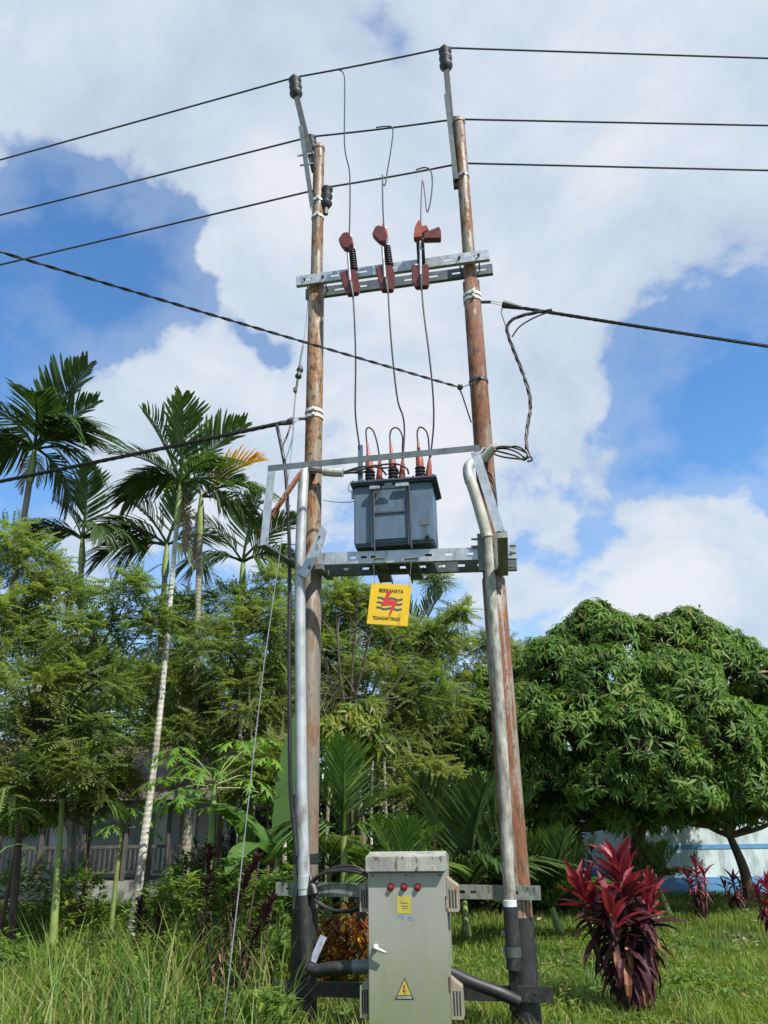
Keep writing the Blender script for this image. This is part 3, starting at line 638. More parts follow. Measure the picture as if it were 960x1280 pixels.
palm('areca_palm', 'dark areca palm left of the white trunked palm with lower drooping fronds', G(188, 17), at(206, 720, 17),
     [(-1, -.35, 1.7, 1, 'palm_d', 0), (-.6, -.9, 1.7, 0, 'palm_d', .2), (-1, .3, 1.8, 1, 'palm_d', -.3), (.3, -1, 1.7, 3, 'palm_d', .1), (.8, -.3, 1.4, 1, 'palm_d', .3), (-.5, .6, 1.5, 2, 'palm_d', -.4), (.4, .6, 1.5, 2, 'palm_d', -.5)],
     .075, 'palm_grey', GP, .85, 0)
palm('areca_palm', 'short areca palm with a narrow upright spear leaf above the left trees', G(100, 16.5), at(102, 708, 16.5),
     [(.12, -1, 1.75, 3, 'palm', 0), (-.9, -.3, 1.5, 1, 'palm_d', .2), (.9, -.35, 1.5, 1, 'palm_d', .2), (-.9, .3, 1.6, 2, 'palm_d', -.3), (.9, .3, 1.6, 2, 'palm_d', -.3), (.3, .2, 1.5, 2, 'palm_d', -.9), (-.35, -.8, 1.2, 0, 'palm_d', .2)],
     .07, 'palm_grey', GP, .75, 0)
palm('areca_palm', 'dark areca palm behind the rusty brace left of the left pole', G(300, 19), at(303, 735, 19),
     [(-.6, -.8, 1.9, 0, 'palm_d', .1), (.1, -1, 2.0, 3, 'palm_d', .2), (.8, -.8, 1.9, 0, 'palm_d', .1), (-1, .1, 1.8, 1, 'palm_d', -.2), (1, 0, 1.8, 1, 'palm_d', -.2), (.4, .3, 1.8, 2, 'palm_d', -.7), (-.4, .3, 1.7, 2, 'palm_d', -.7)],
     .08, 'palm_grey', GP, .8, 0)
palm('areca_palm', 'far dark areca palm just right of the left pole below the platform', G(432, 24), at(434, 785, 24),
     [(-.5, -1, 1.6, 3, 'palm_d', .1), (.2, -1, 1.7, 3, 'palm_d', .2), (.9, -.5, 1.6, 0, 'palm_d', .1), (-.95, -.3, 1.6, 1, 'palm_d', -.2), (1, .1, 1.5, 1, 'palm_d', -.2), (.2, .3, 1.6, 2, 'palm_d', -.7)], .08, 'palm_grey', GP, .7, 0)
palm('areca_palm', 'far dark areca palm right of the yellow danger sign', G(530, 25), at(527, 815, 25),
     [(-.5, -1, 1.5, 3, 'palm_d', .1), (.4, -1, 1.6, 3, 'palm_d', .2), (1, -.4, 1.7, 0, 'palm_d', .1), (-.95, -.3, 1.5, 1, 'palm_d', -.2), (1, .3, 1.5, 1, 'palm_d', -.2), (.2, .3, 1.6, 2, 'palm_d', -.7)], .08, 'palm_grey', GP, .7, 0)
GU = 'young palms growing low between the poles and trees'
fan = lambda mk, L, k=0: [(-.75, -.8, L*.85, 0, mk, .1), (-.3, -1, L, 3, mk, .15), (.1, -1, L*1.05, 3, mk, -.1), (.55, -1, L*.95, 3, mk, .2), (.95, -.55, L*.85, 1, mk, .1), (-1, -.3, L*.8, 1, mk, -.2), (.3, -.5, L*.8, 1, mk, -.7), (-.5, -.3, L*.75, 2, mk, -.5)]
palm('young_palm', 'young palm with one broad upright dark frond in front of the brown roof', G(85, 13), at(78, 1000, 13), [(.1, -1, 1.8, 3, 'palm_d', 0), (-.5, -1, 1.3, 3, 'palm_d', .2), (.8, -.6, 1.2, 0, 'palm_d', .2), (-1, -.2, 1.2, 1, 'palm', .1), (1, .1, 1.1, 1, 'palm', -.2), (.5, -1, 1.3, 0, 'palm_d', -.2)], .05, 'shaft', GU, .04, 0, 'palm')
palm('young_palm', 'tall young palm right beside the left pole with a broad upright bright frond', G(432, 11.5), at(430, 1045, 11.5), [(.02, -1, 1.45, 3, 'palm_b', 0), (-.5, -1, 1.05, 3, 'palm', .2), (.75, -.8, 1.1, 0, 'palm', .2), (-1, -.2, 1.0, 1, 'palm', .1), (1, -.1, 1.1, 1, 'palm', -.2), (-.6, .1, 1.0, 2, 'palm_b', -.4), (.5, .2, 1.0, 2, 'palm', -.5)], .06, 'shaft', GU, .04, 0, 'palm')
palm('young_palm', 'small bright young palm fanning up right behind the grey cabinet', G(502, 10.5), at(502, 1112, 10.5), fan('palm_b', .95), .05, 'shaft', GU, .04, 0, 'palm')
palm('young_palm', 'dark young palm in the shade left of the right pole', G(578, 13), at(580, 1125, 13), fan('palm_d', 2.0), .06, 'shaft', GU, .04, 0, 'palm')
palm('young_palm', 'low bushy young palm right behind the right pole foot', G(690, 13.5), at(690, 1135, 13.5), fan('palm', 1.35), .06, 'shaft', GU, .04, 0, 'palm')
palm('young_palm', 'low young palm just right of the coiled cable', G(462, 12.5), at(462, 1125, 12.5), fan('palm', .75), .05, 'shaft', GU, .04, 0, 'palm')
palm('young_palm', 'low palm with yellowish arching fronds behind the coiled cable', G(412, 12.8), at(412, 1085, 12.8), [(-.8, -.3, .95, 1, 'palm_b', 0), (.8, -.3, .95, 1, 'palm_b', 0), (.3, -.7, .9, 1, 'palm_b', -.4), (-.3, -.9, .9, 0, 'palm', .2), (1, .1, .9, 2, 'palm_b', -.3), (-.9, .2, .9, 2, 'palm_b', -.3)], .05, 'shaft', GU, .04, 0, 'palm')
palm('young_palm', 'low young palm in front of the blue house wall', G(822, 16), at(822, 1105, 16), fan('palm', .85), .05, 'shaft', GU, .04, 0, 'palm')

# slim bare trunks in the understorey
ORD = ('first', 'second', 'third', 'fourth', 'fifth', 'sixth', 'seventh', 'eighth', 'ninth')
def slim_trunks():
    g = 'slim bare trunks in the shade behind the poles'; k = 0
    for px, Y, top in ((300, 15.0, 820), (322, 14.6, 850), (348, 15.4, 840), (362, 14.8, 890), (410, 15.2, 900), (447, 15.4, 905), (466, 15.6, 890), (483, 15.2, 930), (497, 15.8, 900), (511, 16, 920), (528, 19, 940), (546, 21, 930), (598, 20, 930), (268, 18.5, 880)):
        b = G(px, Y); t = at(px+random.uniform(-12, 12), top, Y); r = random.uniform(.025, .045)
        o = thing('slim_tree', b, 'slim grey trunk in the shade, '+('%s leftwards from the left pole' % ORD[3-k] if k < 4 else '%s from the left pole towards the right pole' % ORD[k-4] if k < 13 else 'seen behind the second areca palm trunk')+('' if k > 3 else ' above the dark shed'), 'tree', g)
        MB().tube(cat([b, b.lerp(t, .5)+Vector((random.uniform(-.08, .08), 0, 0)), t], 5), [r*(1.2-.5*i/10) for i in range(11)], 7).build('trunk', M['palm_grey' if k % 3 else 'palm_white'], o, True); k += 1
        loc, d = in_blob(7); pos = np.array(t)+loc*.7; n = len(pos)*7; dd = np.repeat(d, 7, 0)+rng.normal(size=(n, 3))*.6
        V, F = scatter(*PIN, np.repeat(pos, 7, 0)+rng.normal(size=(n, 3))*.12, frames(dd, np.tile([0, 0, 1.], (n, 1))), rng.uniform(.8, 1.3, n)); c = np_object('crown', V, F, M['feather_d'], o); c['kind'] = 'stuff'
slim_trunks()

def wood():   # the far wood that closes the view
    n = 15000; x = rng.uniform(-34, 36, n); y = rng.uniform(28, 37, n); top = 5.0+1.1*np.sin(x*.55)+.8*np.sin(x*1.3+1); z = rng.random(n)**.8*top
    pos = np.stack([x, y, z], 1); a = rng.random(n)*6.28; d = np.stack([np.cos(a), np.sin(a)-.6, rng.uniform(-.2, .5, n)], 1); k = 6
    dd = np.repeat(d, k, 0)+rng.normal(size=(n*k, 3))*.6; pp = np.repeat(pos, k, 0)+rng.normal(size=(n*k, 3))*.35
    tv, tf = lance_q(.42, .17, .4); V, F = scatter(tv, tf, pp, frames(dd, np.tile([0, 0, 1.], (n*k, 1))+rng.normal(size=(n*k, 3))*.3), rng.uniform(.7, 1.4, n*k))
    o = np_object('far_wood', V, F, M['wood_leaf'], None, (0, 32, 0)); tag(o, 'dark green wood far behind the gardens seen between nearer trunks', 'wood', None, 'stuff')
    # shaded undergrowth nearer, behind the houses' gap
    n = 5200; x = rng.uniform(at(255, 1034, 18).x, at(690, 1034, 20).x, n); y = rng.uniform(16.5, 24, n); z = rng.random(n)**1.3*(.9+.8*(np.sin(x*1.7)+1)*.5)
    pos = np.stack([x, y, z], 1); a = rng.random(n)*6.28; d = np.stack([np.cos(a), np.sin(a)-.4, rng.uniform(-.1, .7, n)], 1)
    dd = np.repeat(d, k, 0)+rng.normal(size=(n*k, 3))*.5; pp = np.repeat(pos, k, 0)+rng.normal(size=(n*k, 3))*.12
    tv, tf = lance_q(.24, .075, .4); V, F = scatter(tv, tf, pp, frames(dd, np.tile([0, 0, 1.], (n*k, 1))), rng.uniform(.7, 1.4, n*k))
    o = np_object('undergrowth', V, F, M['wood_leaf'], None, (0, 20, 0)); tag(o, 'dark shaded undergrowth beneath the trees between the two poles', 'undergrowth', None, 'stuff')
wood()

# ------------------------------------------------------------------ garden plants
def star_leaf(name, r, m, lobes=7):   # deeply lobed papaya leaf: slender arms, each with two pairs of side teeth, folded down
    v = [(0, 0, 0)]; f = []
    for i in range(lobes):
        c0 = (lobes-1)/2; a = (i-c0)*2*math.pi*.84/(lobes-1); l = r*(1-.38*abs(i-c0)/c0); c, s = math.cos(a), math.sin(a)
        def pt(x, y): x, y = x*l, y*l; return (c*x-s*y, s*x+c*y, -.42*x*x/l-.35*abs(y))
        k = len(v); v += [pt(.35, .045), pt(.35, -.045), pt(.60, .035), pt(.60, -.035), pt(.66, .24), pt(.66, -.24), pt(.80, .03), pt(.80, -.03), pt(.88, .16), pt(.88, -.16), pt(1.05, 0), pt(.44, .05), pt(.44, -.05)]
        f += [[0, k+1, k], [k+1, k+12, k+11, k], [k+12, k+3, k+2, k+11], [k+11, k+2, k+4], [k+12, k+5, k+3], [k+3, k+7, k+6, k+2], [k+2, k+6, k+8], [k+3, k+9, k+7], [k+7, k+10, k+6]]
    me = bpy.data.meshes.new(name); me.from_pydata(v, [], f); me.materials.append(m); return me
def papaya(label, base, h, leaves, sc):
    root = thing('papaya_plant', base, label, 'plant', 'papaya plants'); top = Vector((0, 0, h))
    MB().tube([base, base+top*.6, base+top*.97], [.06*sc, .05*sc, .035*sc], 8).build('stem', M['stem_g'], root, True)
    for i in range(leaves):
        a = i*2.4+.5; e = .75-1.0*i/leaves; L = sc*random.uniform(.55, .8); d = Vector((math.cos(a)*math.cos(e), math.sin(a)*math.cos(e), math.sin(e)))
        p0 = top*(1-.06*i/leaves); p1 = p0+d*L
        pm = p0.lerp(p1, .5)+Vector((0, 0, .05)); MB().tube([base+p0, base+pm, base+p1], [.012*sc, .009*sc, .006*sc], 5).build('petiole', M['stem_g'], root)
        child('leaf', PAP, root, p1, (0, .25-.3*e, a), sc*random.uniform(.9, 1.2))
PAP = star_leaf('leaf', .42, M['papaya'])
PAPS = 1; b = G(265, 12.5); papaya('bright green papaya plant with large lobed leaves left of the left pole', b, at(265, 975, 12.5).z, 15, 1.2)
b = G(152, 15); papaya('small papaya plant with lobed leaves in front of the veranda', b, at(152, 1030, 15).z, 10, .8)
b = G(300, 13.5); papaya('half hidden papaya plant lower down beside the guy wire', b, at(300, 1010, 13.5).z, 7, .7)

def banana(label, base, leaves):
    root = thing('banana_plant', base, label, 'plant', 'banana plants')
    MB().lathe(base, ZZ, [(0, .09), (.5, .075), (1.0, .05), (1.35, .02)], 9).build('stem', M['stem_g'], root, True)
    for L, W, a, e, bend in leaves:
        v = []; f = []; N = 12; x = z = 0; th = e
        for i in range(N+1):
            t = i/N; w = W*(max(0, math.sin(math.pi*min(1, .06+.94*t)))**.55) if 0 < i < N else .01; nick = 1-(.12 if i % 3 == 1 else 0)
            v += [(x, w*nick, z+.1*w), (x, 0, z), (x, -w*nick, z+.1*w)]; x += math.cos(th)*L/N; z += math.sin(th)*L/N; th -= bend/N
        for i in range(N):
            k = i*3; f += [[k, k+1, k+4, k+3], [k+1, k+2, k+5, k+4]]
        me = bpy.data.meshes.new('leaf'); me.from_pydata(v, [], f); me.materials.append(M['banana']); child('leaf', me, root, (0, 0, 1.2), (0, 0, a))
banana('banana plant with a tall upright leaf left of the left pole', G(348, 12), [(2.2, .17, 1.2, 1.45, .25), (1.9, .2, 2.7, .95, 1.1), (1.5, .17, -.3, .7, 1.4), (1.6, .2, 4.4, .6, 1.5)])
banana('banana plant with a drooping broad leaf behind the papaya', G(318, 13), [(1.9, .2, 2.6, 1.2, 1.5), (1.7, .18, .6, 1.0, 1.6), (1.6, .18, 4.2, 1.1, 1.4)])

def cord_leaf(m, L, W, bend):
    v = []; f = []; N = 5; x = z = 0; th = .15
    for i in range(N+1):
        t = i/N; w = W*math.sin(math.pi*(.1+.9*t))**.8*.5 if i < N else .002; v += [(x, w, z+w*.5), (x, 0, z), (x, -w, z+w*.5)]; x += math.cos(th)*L/N; z += math.sin(th)*L/N; th -= bend/N
    for i in range(N): k = i*3; f += [[k, k+1, k+4, k+3], [k+1, k+2, k+5, k+4]]
    me = bpy.data.meshes.new('leaf'); me.from_pydata(v, [], f); me.materials.append(m); return me
CL = {k: [cord_leaf(M[k], .34, .075, .5), cord_leaf(M[k], .36, .07, 1.1), cord_leaf(M[k], .36, .06, 1.9)] for k in ('cord_red', 'cord_dark', 'cord_old')}
def cordyline(label, base, heads, sc, group, stem='bark_d', red_top=.35):
    """heads: (dx, dy, z top, z low, number of leaves)"""
    root = thing('cordyline_plant', base, label, 'plant', group)
    for dx, dy, zt, zl, n in heads:
        MB().tube(cat([base, base+Vector((dx*.5, dy*.5, zl*.6)), base+Vector((dx, dy, zt))], 4), [.02*sc]*8+[.012*sc], 6).build('stem', M[stem], root)
        for i in range(n):
            t = (i+random.random())/n; z = zl+(zt-zl)*t; k = 'cord_red' if t > 1-red_top+random.uniform(-.12, .12) else ('cord_old' if t < .5 and random.random() < .22 else 'cord_dark')
            e = -1.0+1.9*t+random.uniform(-.25, .25) if t < .8 else random.uniform(.45, 1.35); a = i*2.399+random.uniform(-.4, .4); q = (z/zt)
            child('leaf', CL[k][0 if t > .6 else random.choice((1, 2))], root, (dx*q*q, dy*q*q, z), (random.uniform(-.3, .3), -e, a), sc*random.uniform(.75, 1.15))
GR = 'red cordyline plants on the lawn'; GD = 'dark purple cordylines on the left'
bY = 8.0; b = G(770, bY); zt = at(760, 1083, bY).z
cordyline('largest cordyline with a crimson crown and withered lower leaves beside the right pole', b, [(-.02, 0, zt, .3, 104), (-.40, .1, zt-.22, .45, 64), (.30, .1, zt-.30, .4, 64), (-.20, -.2, zt-.38, .3, 50), (.14, .25, zt-.12, .6, 30)], 1.05, GR, 'bark_d', .34)
for px, Y, ty, n, lab in ((862, 15, 1080, 46, 'small crimson cordyline before the blue house wall'), (945, 13, 1108, 50, 'crimson cordyline at the right edge of the lawn'), (905, 16.5, 1100, 26, 'tiny crimson cordyline under the brown tree trunk')):
    zt = at(px, ty, Y).z; cordyline(lab, G(px, Y), [(0, 0, zt, zt*.35, n), (.18, .1, zt*.85, zt*.3, n//2), (-.17, .05, zt*.8, zt*.3, n//2)], .8, GR, 'bark_d', .6)
for px, Y, ty, n, lab, lean in ((326, 7.5, 1074, 230, 'tall dark purple cordyline spike leaning right, closest to the guy wire', -.12), (345, 7.4, 1128, 200, 'dark purple cordyline spike just left of the left pole foot', -.1), (264, 8.2, 1062, 260, 'tallest dark purple cordyline column left of the guy wire', 0),
                         (184, 9.0, 1130, 150, 'dark purple cordyline in the weeds below the white palm trunk', 0), (207, 8.9, 1140, 130, 'smaller dark purple cordyline right of the white palm trunk', 0)):
    zt = at(px, ty, Y).z; b = G(px, Y); b.x += lean*3.2; cordyline(lab, b, [(-lean*3.2, 0, zt, .16, n)], .36, GD, 'bark_d', -.2)

def bush(name, label, cat_, c, rx, h, n, m, L, W, group=None, upright=.6, Y0=0):
    a = rng.random(n)*6.28; r = np.sqrt(rng.random(n))*rx; z = (rng.random(n)**.7)*h*(1-(r/rx)**2*.45); pos = np.stack([c.x+r*np.cos(a), c.y+r*np.sin(a)*.8, z], 1)
    k = 8; g = rng.random(n*k)*6.28; dd = np.stack([np.cos(g), np.sin(g), rng.uniform(-.1, .6, n*k)+upright], 1); tv, tf = lance_q(L, W, .3)
    V, F = scatter(tv, tf, np.repeat(pos, k, 0)+rng.normal(size=(n*k, 3))*.03, frames(dd, np.tile([0, 0, 1.], (n*k, 1))+rng.normal(size=(n*k, 3))*.2), rng.uniform(.6, 1.2, n*k))
    o = thing(name, c, label, cat_, group); mb = MB()
    if isinstance(m, list):
        V3, F3 = V.reshape(-1, 5, 3), F.reshape(-1, 2, 4); s3 = rng.integers(0, len(m), len(V3))
        for j, mm in enumerate(m):
            w = s3 == j; Vj = V3[w].reshape(-1, 3); base4 = np.array(lance_q()[1]); Fj = (base4[None]+(np.arange(w.sum())*5)[:, None, None]).reshape(-1, 4); f = np_object('foliage', Vj, Fj, mm, o); f['kind'] = 'stuff'
    else: f = np_object('foliage', V, F, m, o); f['kind'] = 'stuff'
    for i in range(9): p = Vector([float(t) for t in pos[i]]); mb.tube([c+Vector((.05*math.cos(i), .05*math.sin(i), 0)), c.lerp(p, .5)+Vector((0, 0, .05)), p], [.014, .01, .006], 4)
    mb.build('stems', M['bark_d'], o); return o
c = G(432, 9.0); bush('croton_shrub', 'orange and red croton shrub between the left pole and cabinet', 'shrub', c, .42, at(432, 1142, 9.0).z+.05, 150, [M['croton'], M['croton_y'], M['croton'], M['croton_g']], .17, .032, None, .9)
GS = 'leafy green shrubs on the left'
for px, Y, ty, rx, n, lab in ((300, 10.8, 1070, .6, 260, 'bright leafy shrub behind the dark cordyline spikes'), (352, 10.4, 1085, .45, 220, 'bright leafy shrub directly left of the left pole'), (225, 11.5, 1092, .55, 170, 'leafy shrub between white palm trunk and the dark column'), (312, 8.9, 1160, .5, 170, 'low leafy shrub at the foot of the dark cordylines'),
                       (372, 12.2, 1060, .4, 150, 'leafy shrub seen behind the lower grey conduit'), (400, 8.9, 1222, .35, 90, 'low broad leaved weeds under the cabinet rail on the left'), (352, 8.7, 1180, .28, 110, 'bright leafy weeds touching the left side of the left pole foot')):
    bush('leafy_shrub', lab, 'shrub', G(px, Y), rx, at(px, ty, Y).z+.05, n, M['shrub'], .15, .050, GS, .35)

for px, Y, ty, rx, n, lab in ((30, 16, 1072, .9, 190, 'wide leafy shrub before the veranda at the left edge'), (105, 15, 1080, .6, 150, 'round leafy shrub before the veranda middle'), (240, 14, 1066, .5, 140, 'leafy shrub hiding the right end of the veranda')):
    bush('leafy_shrub', lab, 'shrub', G(px, Y), rx, at(px, ty, Y).z+.05, n, M['shrub'], .17, .055, GS, .35)

def bare_tree():   # leafless grey brown boughs showing through the foliage under the sign
    Y = 15.3; b = G(452, Y); o = thing('bare_tree', b, 'half dead tree with bare grey brown boughs below the yellow danger sign', 'tree'); mb = MB(); f = at(440, 930, Y)
    mb.tube(cat([b, b.lerp(f, .5)+Vector((.1, 0, 0)), f], 5), [.09-.004*i for i in range(11)], 7); tips = ((400, 800), (420, 770), (448, 750), (470, 770), (492, 800), (512, 830), (500, 870), (395, 860), (475, 900), (455, 840))
    mt = MB()
    for i, (x, y) in enumerate(tips):
        t = at(x, y, Y-.9+random.uniform(-.3, .3)); m = f.lerp(t, .5)+Vector((random.uniform(-.2, .2), 0, -.1)); pts = cat([f, m, t], 6); mb.tube(pts, [.045-.0028*j for j in range(len(pts))], 5)
        for j in range(9):
            p = pts[random.randint(4, len(pts)-1)]; q = p+Vector((random.uniform(-.5, .5), random.uniform(-.3, .1), random.uniform(-.1, .55))); mt.tube([p, p.lerp(q, .5)+Vector((0, 0, random.uniform(-.06, .06))), q], [.009, .007, .004], 4)
    mb.build('trunk', M['bark'], o, True); mt.build('twigs', M['bark'], o)
bare_tree()

def grass():
    def blades(n, x0, x1, y0, y1, hmin, hmax, w, p=1.0, fn=None):
        u = rng.random(n); y = (y0**(1-p)+u*(y1**(1-p)-y0**(1-p)))**(1/(1-p)) if abs(p-1) > 1e-3 else y0*(y1/y0)**u
        x = rng.uniform(x0, x1, n)*(1 if fn is None else 1); x = x if fn is None else x*fn(y)
        keep = (np.sin(x*1.3+2*np.sin(y*.8))+np.sin(y*2.1-x*.9+1)+np.sin(x*4.1+y*3.3)*.6) > -1.35+rng.normal(size=n)*.25; x, y = x[keep], y[keep]; n = len(x)
        h = rng.uniform(hmin, hmax, n)*(.65+.6*(np.sin(x*1.9+y)*np.sin(y*1.3-x*.7)+1)*.5); ph = rng.random(n)*6.28; ln = h*rng.uniform(.15, .75, n)
        c, s = np.cos(ph), np.sin(ph); q = rng.random(n)*6.28; wx, wy = np.cos(q)*w/2, np.sin(q)*w/2; wx *= (.6+.05*y); wy *= (.6+.05*y); z0 = np.full(n, -.06)
        V = np.stack([np.stack([x-wx, y-wy, z0], 1), np.stack([x+wx, y+wy, z0], 1), np.stack([x+c*ln*.35+wx*.8, y+s*ln*.35+wy*.8, h*.62], 1), np.stack([x+c*ln*.35-wx*.8, y+s*ln*.35-wy*.8, h*.62], 1), np.stack([x+c*ln, y+s*ln, h], 1)], 1)
        o = (np.arange(n)*5)[:, None]
        return V.reshape(-1, 3), np.concatenate([o+np.array([0, 1, 2, 3]), o+np.array([3, 2, 4, 4])])
    def obj(name, V, F, m, label):
        q = F[:, 3] != F[:, 2]; me = bpy.data.meshes.new(name); fq, ft = F[q], F[~q][:, :3]
        me.vertices.add(len(V)); me.vertices.foreach_set('co', V.astype(np.float32).ravel()); me.loops.add(fq.size+ft.size); me.loops.foreach_set('vertex_index', np.concatenate([fq.ravel(), ft.ravel()]).astype(np.int32))
        me.polygons.add(len(fq)+len(ft)); tot = np.concatenate([np.full(len(fq), 4), np.full(len(ft), 3)]); me.polygons.foreach_set('loop_start', np.concatenate([[0], np.cumsum(tot)[:-1]]).astype(np.int32)); me.polygons.foreach_set('loop_total', tot.astype(np.int32))
        me.update(calc_edges=True); me.materials.append(m); ob = bpy.data.objects.new(name, me); col.objects.link(ob); tag(ob, label, 'grass', None, 'stuff')
    V, F = blades(190000, -.62, .68, 5.5, 24, .05, .15, .011, 1.5, lambda y: y)
    obj('lawn_grass', V, F, M['grass'], 'sunlit short green grass covering the garden ground')
    V1, F1 = blades(15000, -3.4, -.15, 5.6, 10.5, .12, .34, .013, 1.2); V2, F2 = blades(1300, -3.4, -.8, 5.6, 9, .5, .95, .015, 1.2)
    V3, F3 = blades(9000, -.3, 2.8, 6.6, 9.5, .08, .24, .012, 1.2)
    V = np.concatenate([V1, V2, V3]); F = np.concatenate([F1, F2+len(V1), F3+len(V1)+len(V2)]); obj('tall_weeds', V, F, M['weed'], 'tall uncut weedy grass around the pole feet on the left')
    nl = 1500; xl_ = rng.uniform(-.5, .6, nl); yl_ = 6.5*(20/6.5)**rng.random(nl); a = rng.random(nl)*6.28
    Vl, Fl = scatter(*lance_q(.13, .05, -.2), np.stack([xl_*yl_, yl_, rng.uniform(.0, .07, nl)], 1), frames(np.stack([np.cos(a), np.sin(a), rng.uniform(-.2, .3, nl)], 1), np.tile([0, 0, 1.], (nl, 1))+rng.normal(size=(nl, 3))*.3), rng.uniform(.5, 1.2, nl))
    tag(np_object('fallen_leaves', Vl, Fl, M['palm_dead'], None, (0, 9, 0)), 'dry brown fallen leaves lying in the grass', 'leaf litter', None, 'stuff')
    # broad leaved weeds mixed into the grass
    def leafy(n, x0, x1, y0, y1, h, k, L, W):
        x = rng.uniform(x0, x1, n); y = y0*(y1/y0)**rng.random(n); cl = (np.sin(x*2.3+1.7*np.sin(y))*np.sin(y*1.9+x)+1)*.5; q = rng.random(n) < .25+.75*cl; x, y, cl = x[q], y[q], cl[q]; n = len(x)
        z = rng.random(n)*h*(.4+.9*cl); p = np.repeat(np.stack([x, y, z], 1), k, 0)+rng.normal(size=(n*k, 3))*.02; a = rng.random(n*k)*6.28
        dd = np.stack([np.cos(a), np.sin(a), rng.uniform(-.2, .9, n*k)], 1); return scatter(*lance_q(L, W, .35), p, frames(dd, np.tile([0, 0, 1.], (n*k, 1))), rng.uniform(.6, 1.3, n*k))
    A_ = leafy(2600, -3.6, -.75, 6.4, 10.5, .42, 6, .11, .042); B_ = leafy(2600, -.7, 4.5, 7.2, 13, .14, 5, .09, .034); C_ = leafy(900, -8, -1.5, 10, 17, .35, 6, .14, .05)
    Vw = np.concatenate([A_[0], B_[0], C_[0]]); Fw = np.concatenate([A_[1], B_[1]+len(A_[0]), C_[1]+len(A_[0])+len(B_[0])])
    tag(np_object('broadleaf_weeds', Vw, Fw, M['shrub'], None, (0, 9, 0)), 'small broad leaved weeds mixed into the grass', 'weeds', None, 'stuff')
grass()

def maize():   # tall strap-leaved grass stalk at the left edge, near the camera
    b = G(-14, 7.2); o = thing('reed_plant', b, 'pale green tall reed with arching strap leaves at the left edge', 'plant')
    h = at(8, 985, 7.2).z; MB().tube(cat([b, b+Vector((.03, 0, h*.5)), b+Vector((.08, 0, h))], 5), [.016-.0007*i for i in range(11)], 6).build('stem', M['stem_g'], o, True)
    for i in range(9):
        t = .25+.75*i/9; L = .55; me = cord_leaf(M['banana'], L, .045, 2.2); child('leaf', me, o, (.08*t, 0, h*t), (0, -.95, i*2.7), random.uniform(.8, 1.2))
maize()
# ------------------------------------------------------------------ the two steel poles
def axis_pt(a, b, py, pts):       # point on a pole axis at image row py
    lo, hi = 0.0, 1.0
    return None
def lerp_row(p, q, py):           # point of the line p-q that shows at row py
    def row(t):
        v = p.lerp(q, t)-CAM; return 640-FPX*v.dot(U_)/v.dot(F_)
    lo, hi = -.2, 1.2
    for _ in range(40):
        m = (lo+hi)/2
        if row(m) > py: lo = m
        else: hi = m
    return p.lerp(q, lo)
POLES = {}
def steel_pole(key, label, bot, top, rows, radii, mats, coat_row, bands):
    a, b = P(*bot), P(*top); g = a+(a-b)*(a.z/(b.z-a.z)); ax = (b-g).normalized(); POLES[key] = (g, b, ax)
    root = thing('steel_pole', g, label, 'utility pole', 'steel poles of the transformer station')
    pts = [g-ax*.3]+[lerp_row(g, b, r) for r in rows]+[b]
    for i in range(3):
        p0, p1 = pts[i], pts[i+1]; L = (p1-p0).length; r0, r1 = radii[i]; prof = [(0, r0), (L*.5, (r0+r1)/2), (L-.02, r1), (L, r1-.012 if i < 2 else r1)]
        MB().lathe(p0, ax, prof, 24).build('shaft_section', M[mats[i]], root, True)
    MB().lathe(b, ax, [(0, radii[2][1]+.008), (.05, radii[2][1]+.006), (.085, radii[2][1]*.75), (.10, radii[2][1]*.2)], 20).build('pole_cap', M['pole_ltop'], root, True)
    c = lerp_row(g, b, coat_row); MB().lathe(g-ax*.3, ax, [(0, radii[0][0]+.006), ((c-g).length+.3, radii[0][0]+.003), ((c-g).length+.302, radii[0][0]-.01)], 24).build('base_coating', M['bitumen'], root, True)
    for r, rad, mk in bands:
        q = lerp_row(g, b, r); mb = MB().lathe(q-ax*.02, ax, [(0, rad), (.002, rad+.007), (.038, rad+.007), (.04, rad)], 20)
        mb.boxv(q+NN*(rad+.016)+DD*.02, DD*.012, NN*.014, ax*.016); mb.build('clamp_band', M[mk], root, True)
    return root
steel_pole('L', 'left steel utility pole with peeling grey paint over orange speckled rust', (379.5, 1230), (398.7, 188), (712, 352), ((.112, .108), (.096, .092), (.073, .070)), ('pole_llow', 'pole_l', 'pole_ltop'), 1135,
           [(253, .072, 'white'), (273, .073, 'white'), (516, .096, 'white'), (523, .096, 'white'), (1070, .112, 'cable'), (1076, .112, 'cable')])
steel_pole('R', 'right steel utility pole streaked with reddish brown rust', (655, 1230), (573.8, 155), (722, 352), ((.116, .112), (.100, .096), (.074, .070)), ('pole_rlow', 'pole_r', 'pole_ltop'), 1146,
           [(222, .073, 'galv'), (371, .098, 'white'), (377, .098, 'white'), (478, .099, 'darksteel')])
def PL(k, row): g, b, ax = POLES[k]; return lerp_row(g, b, row)
def U(p): return (p-PA).dot(DD)

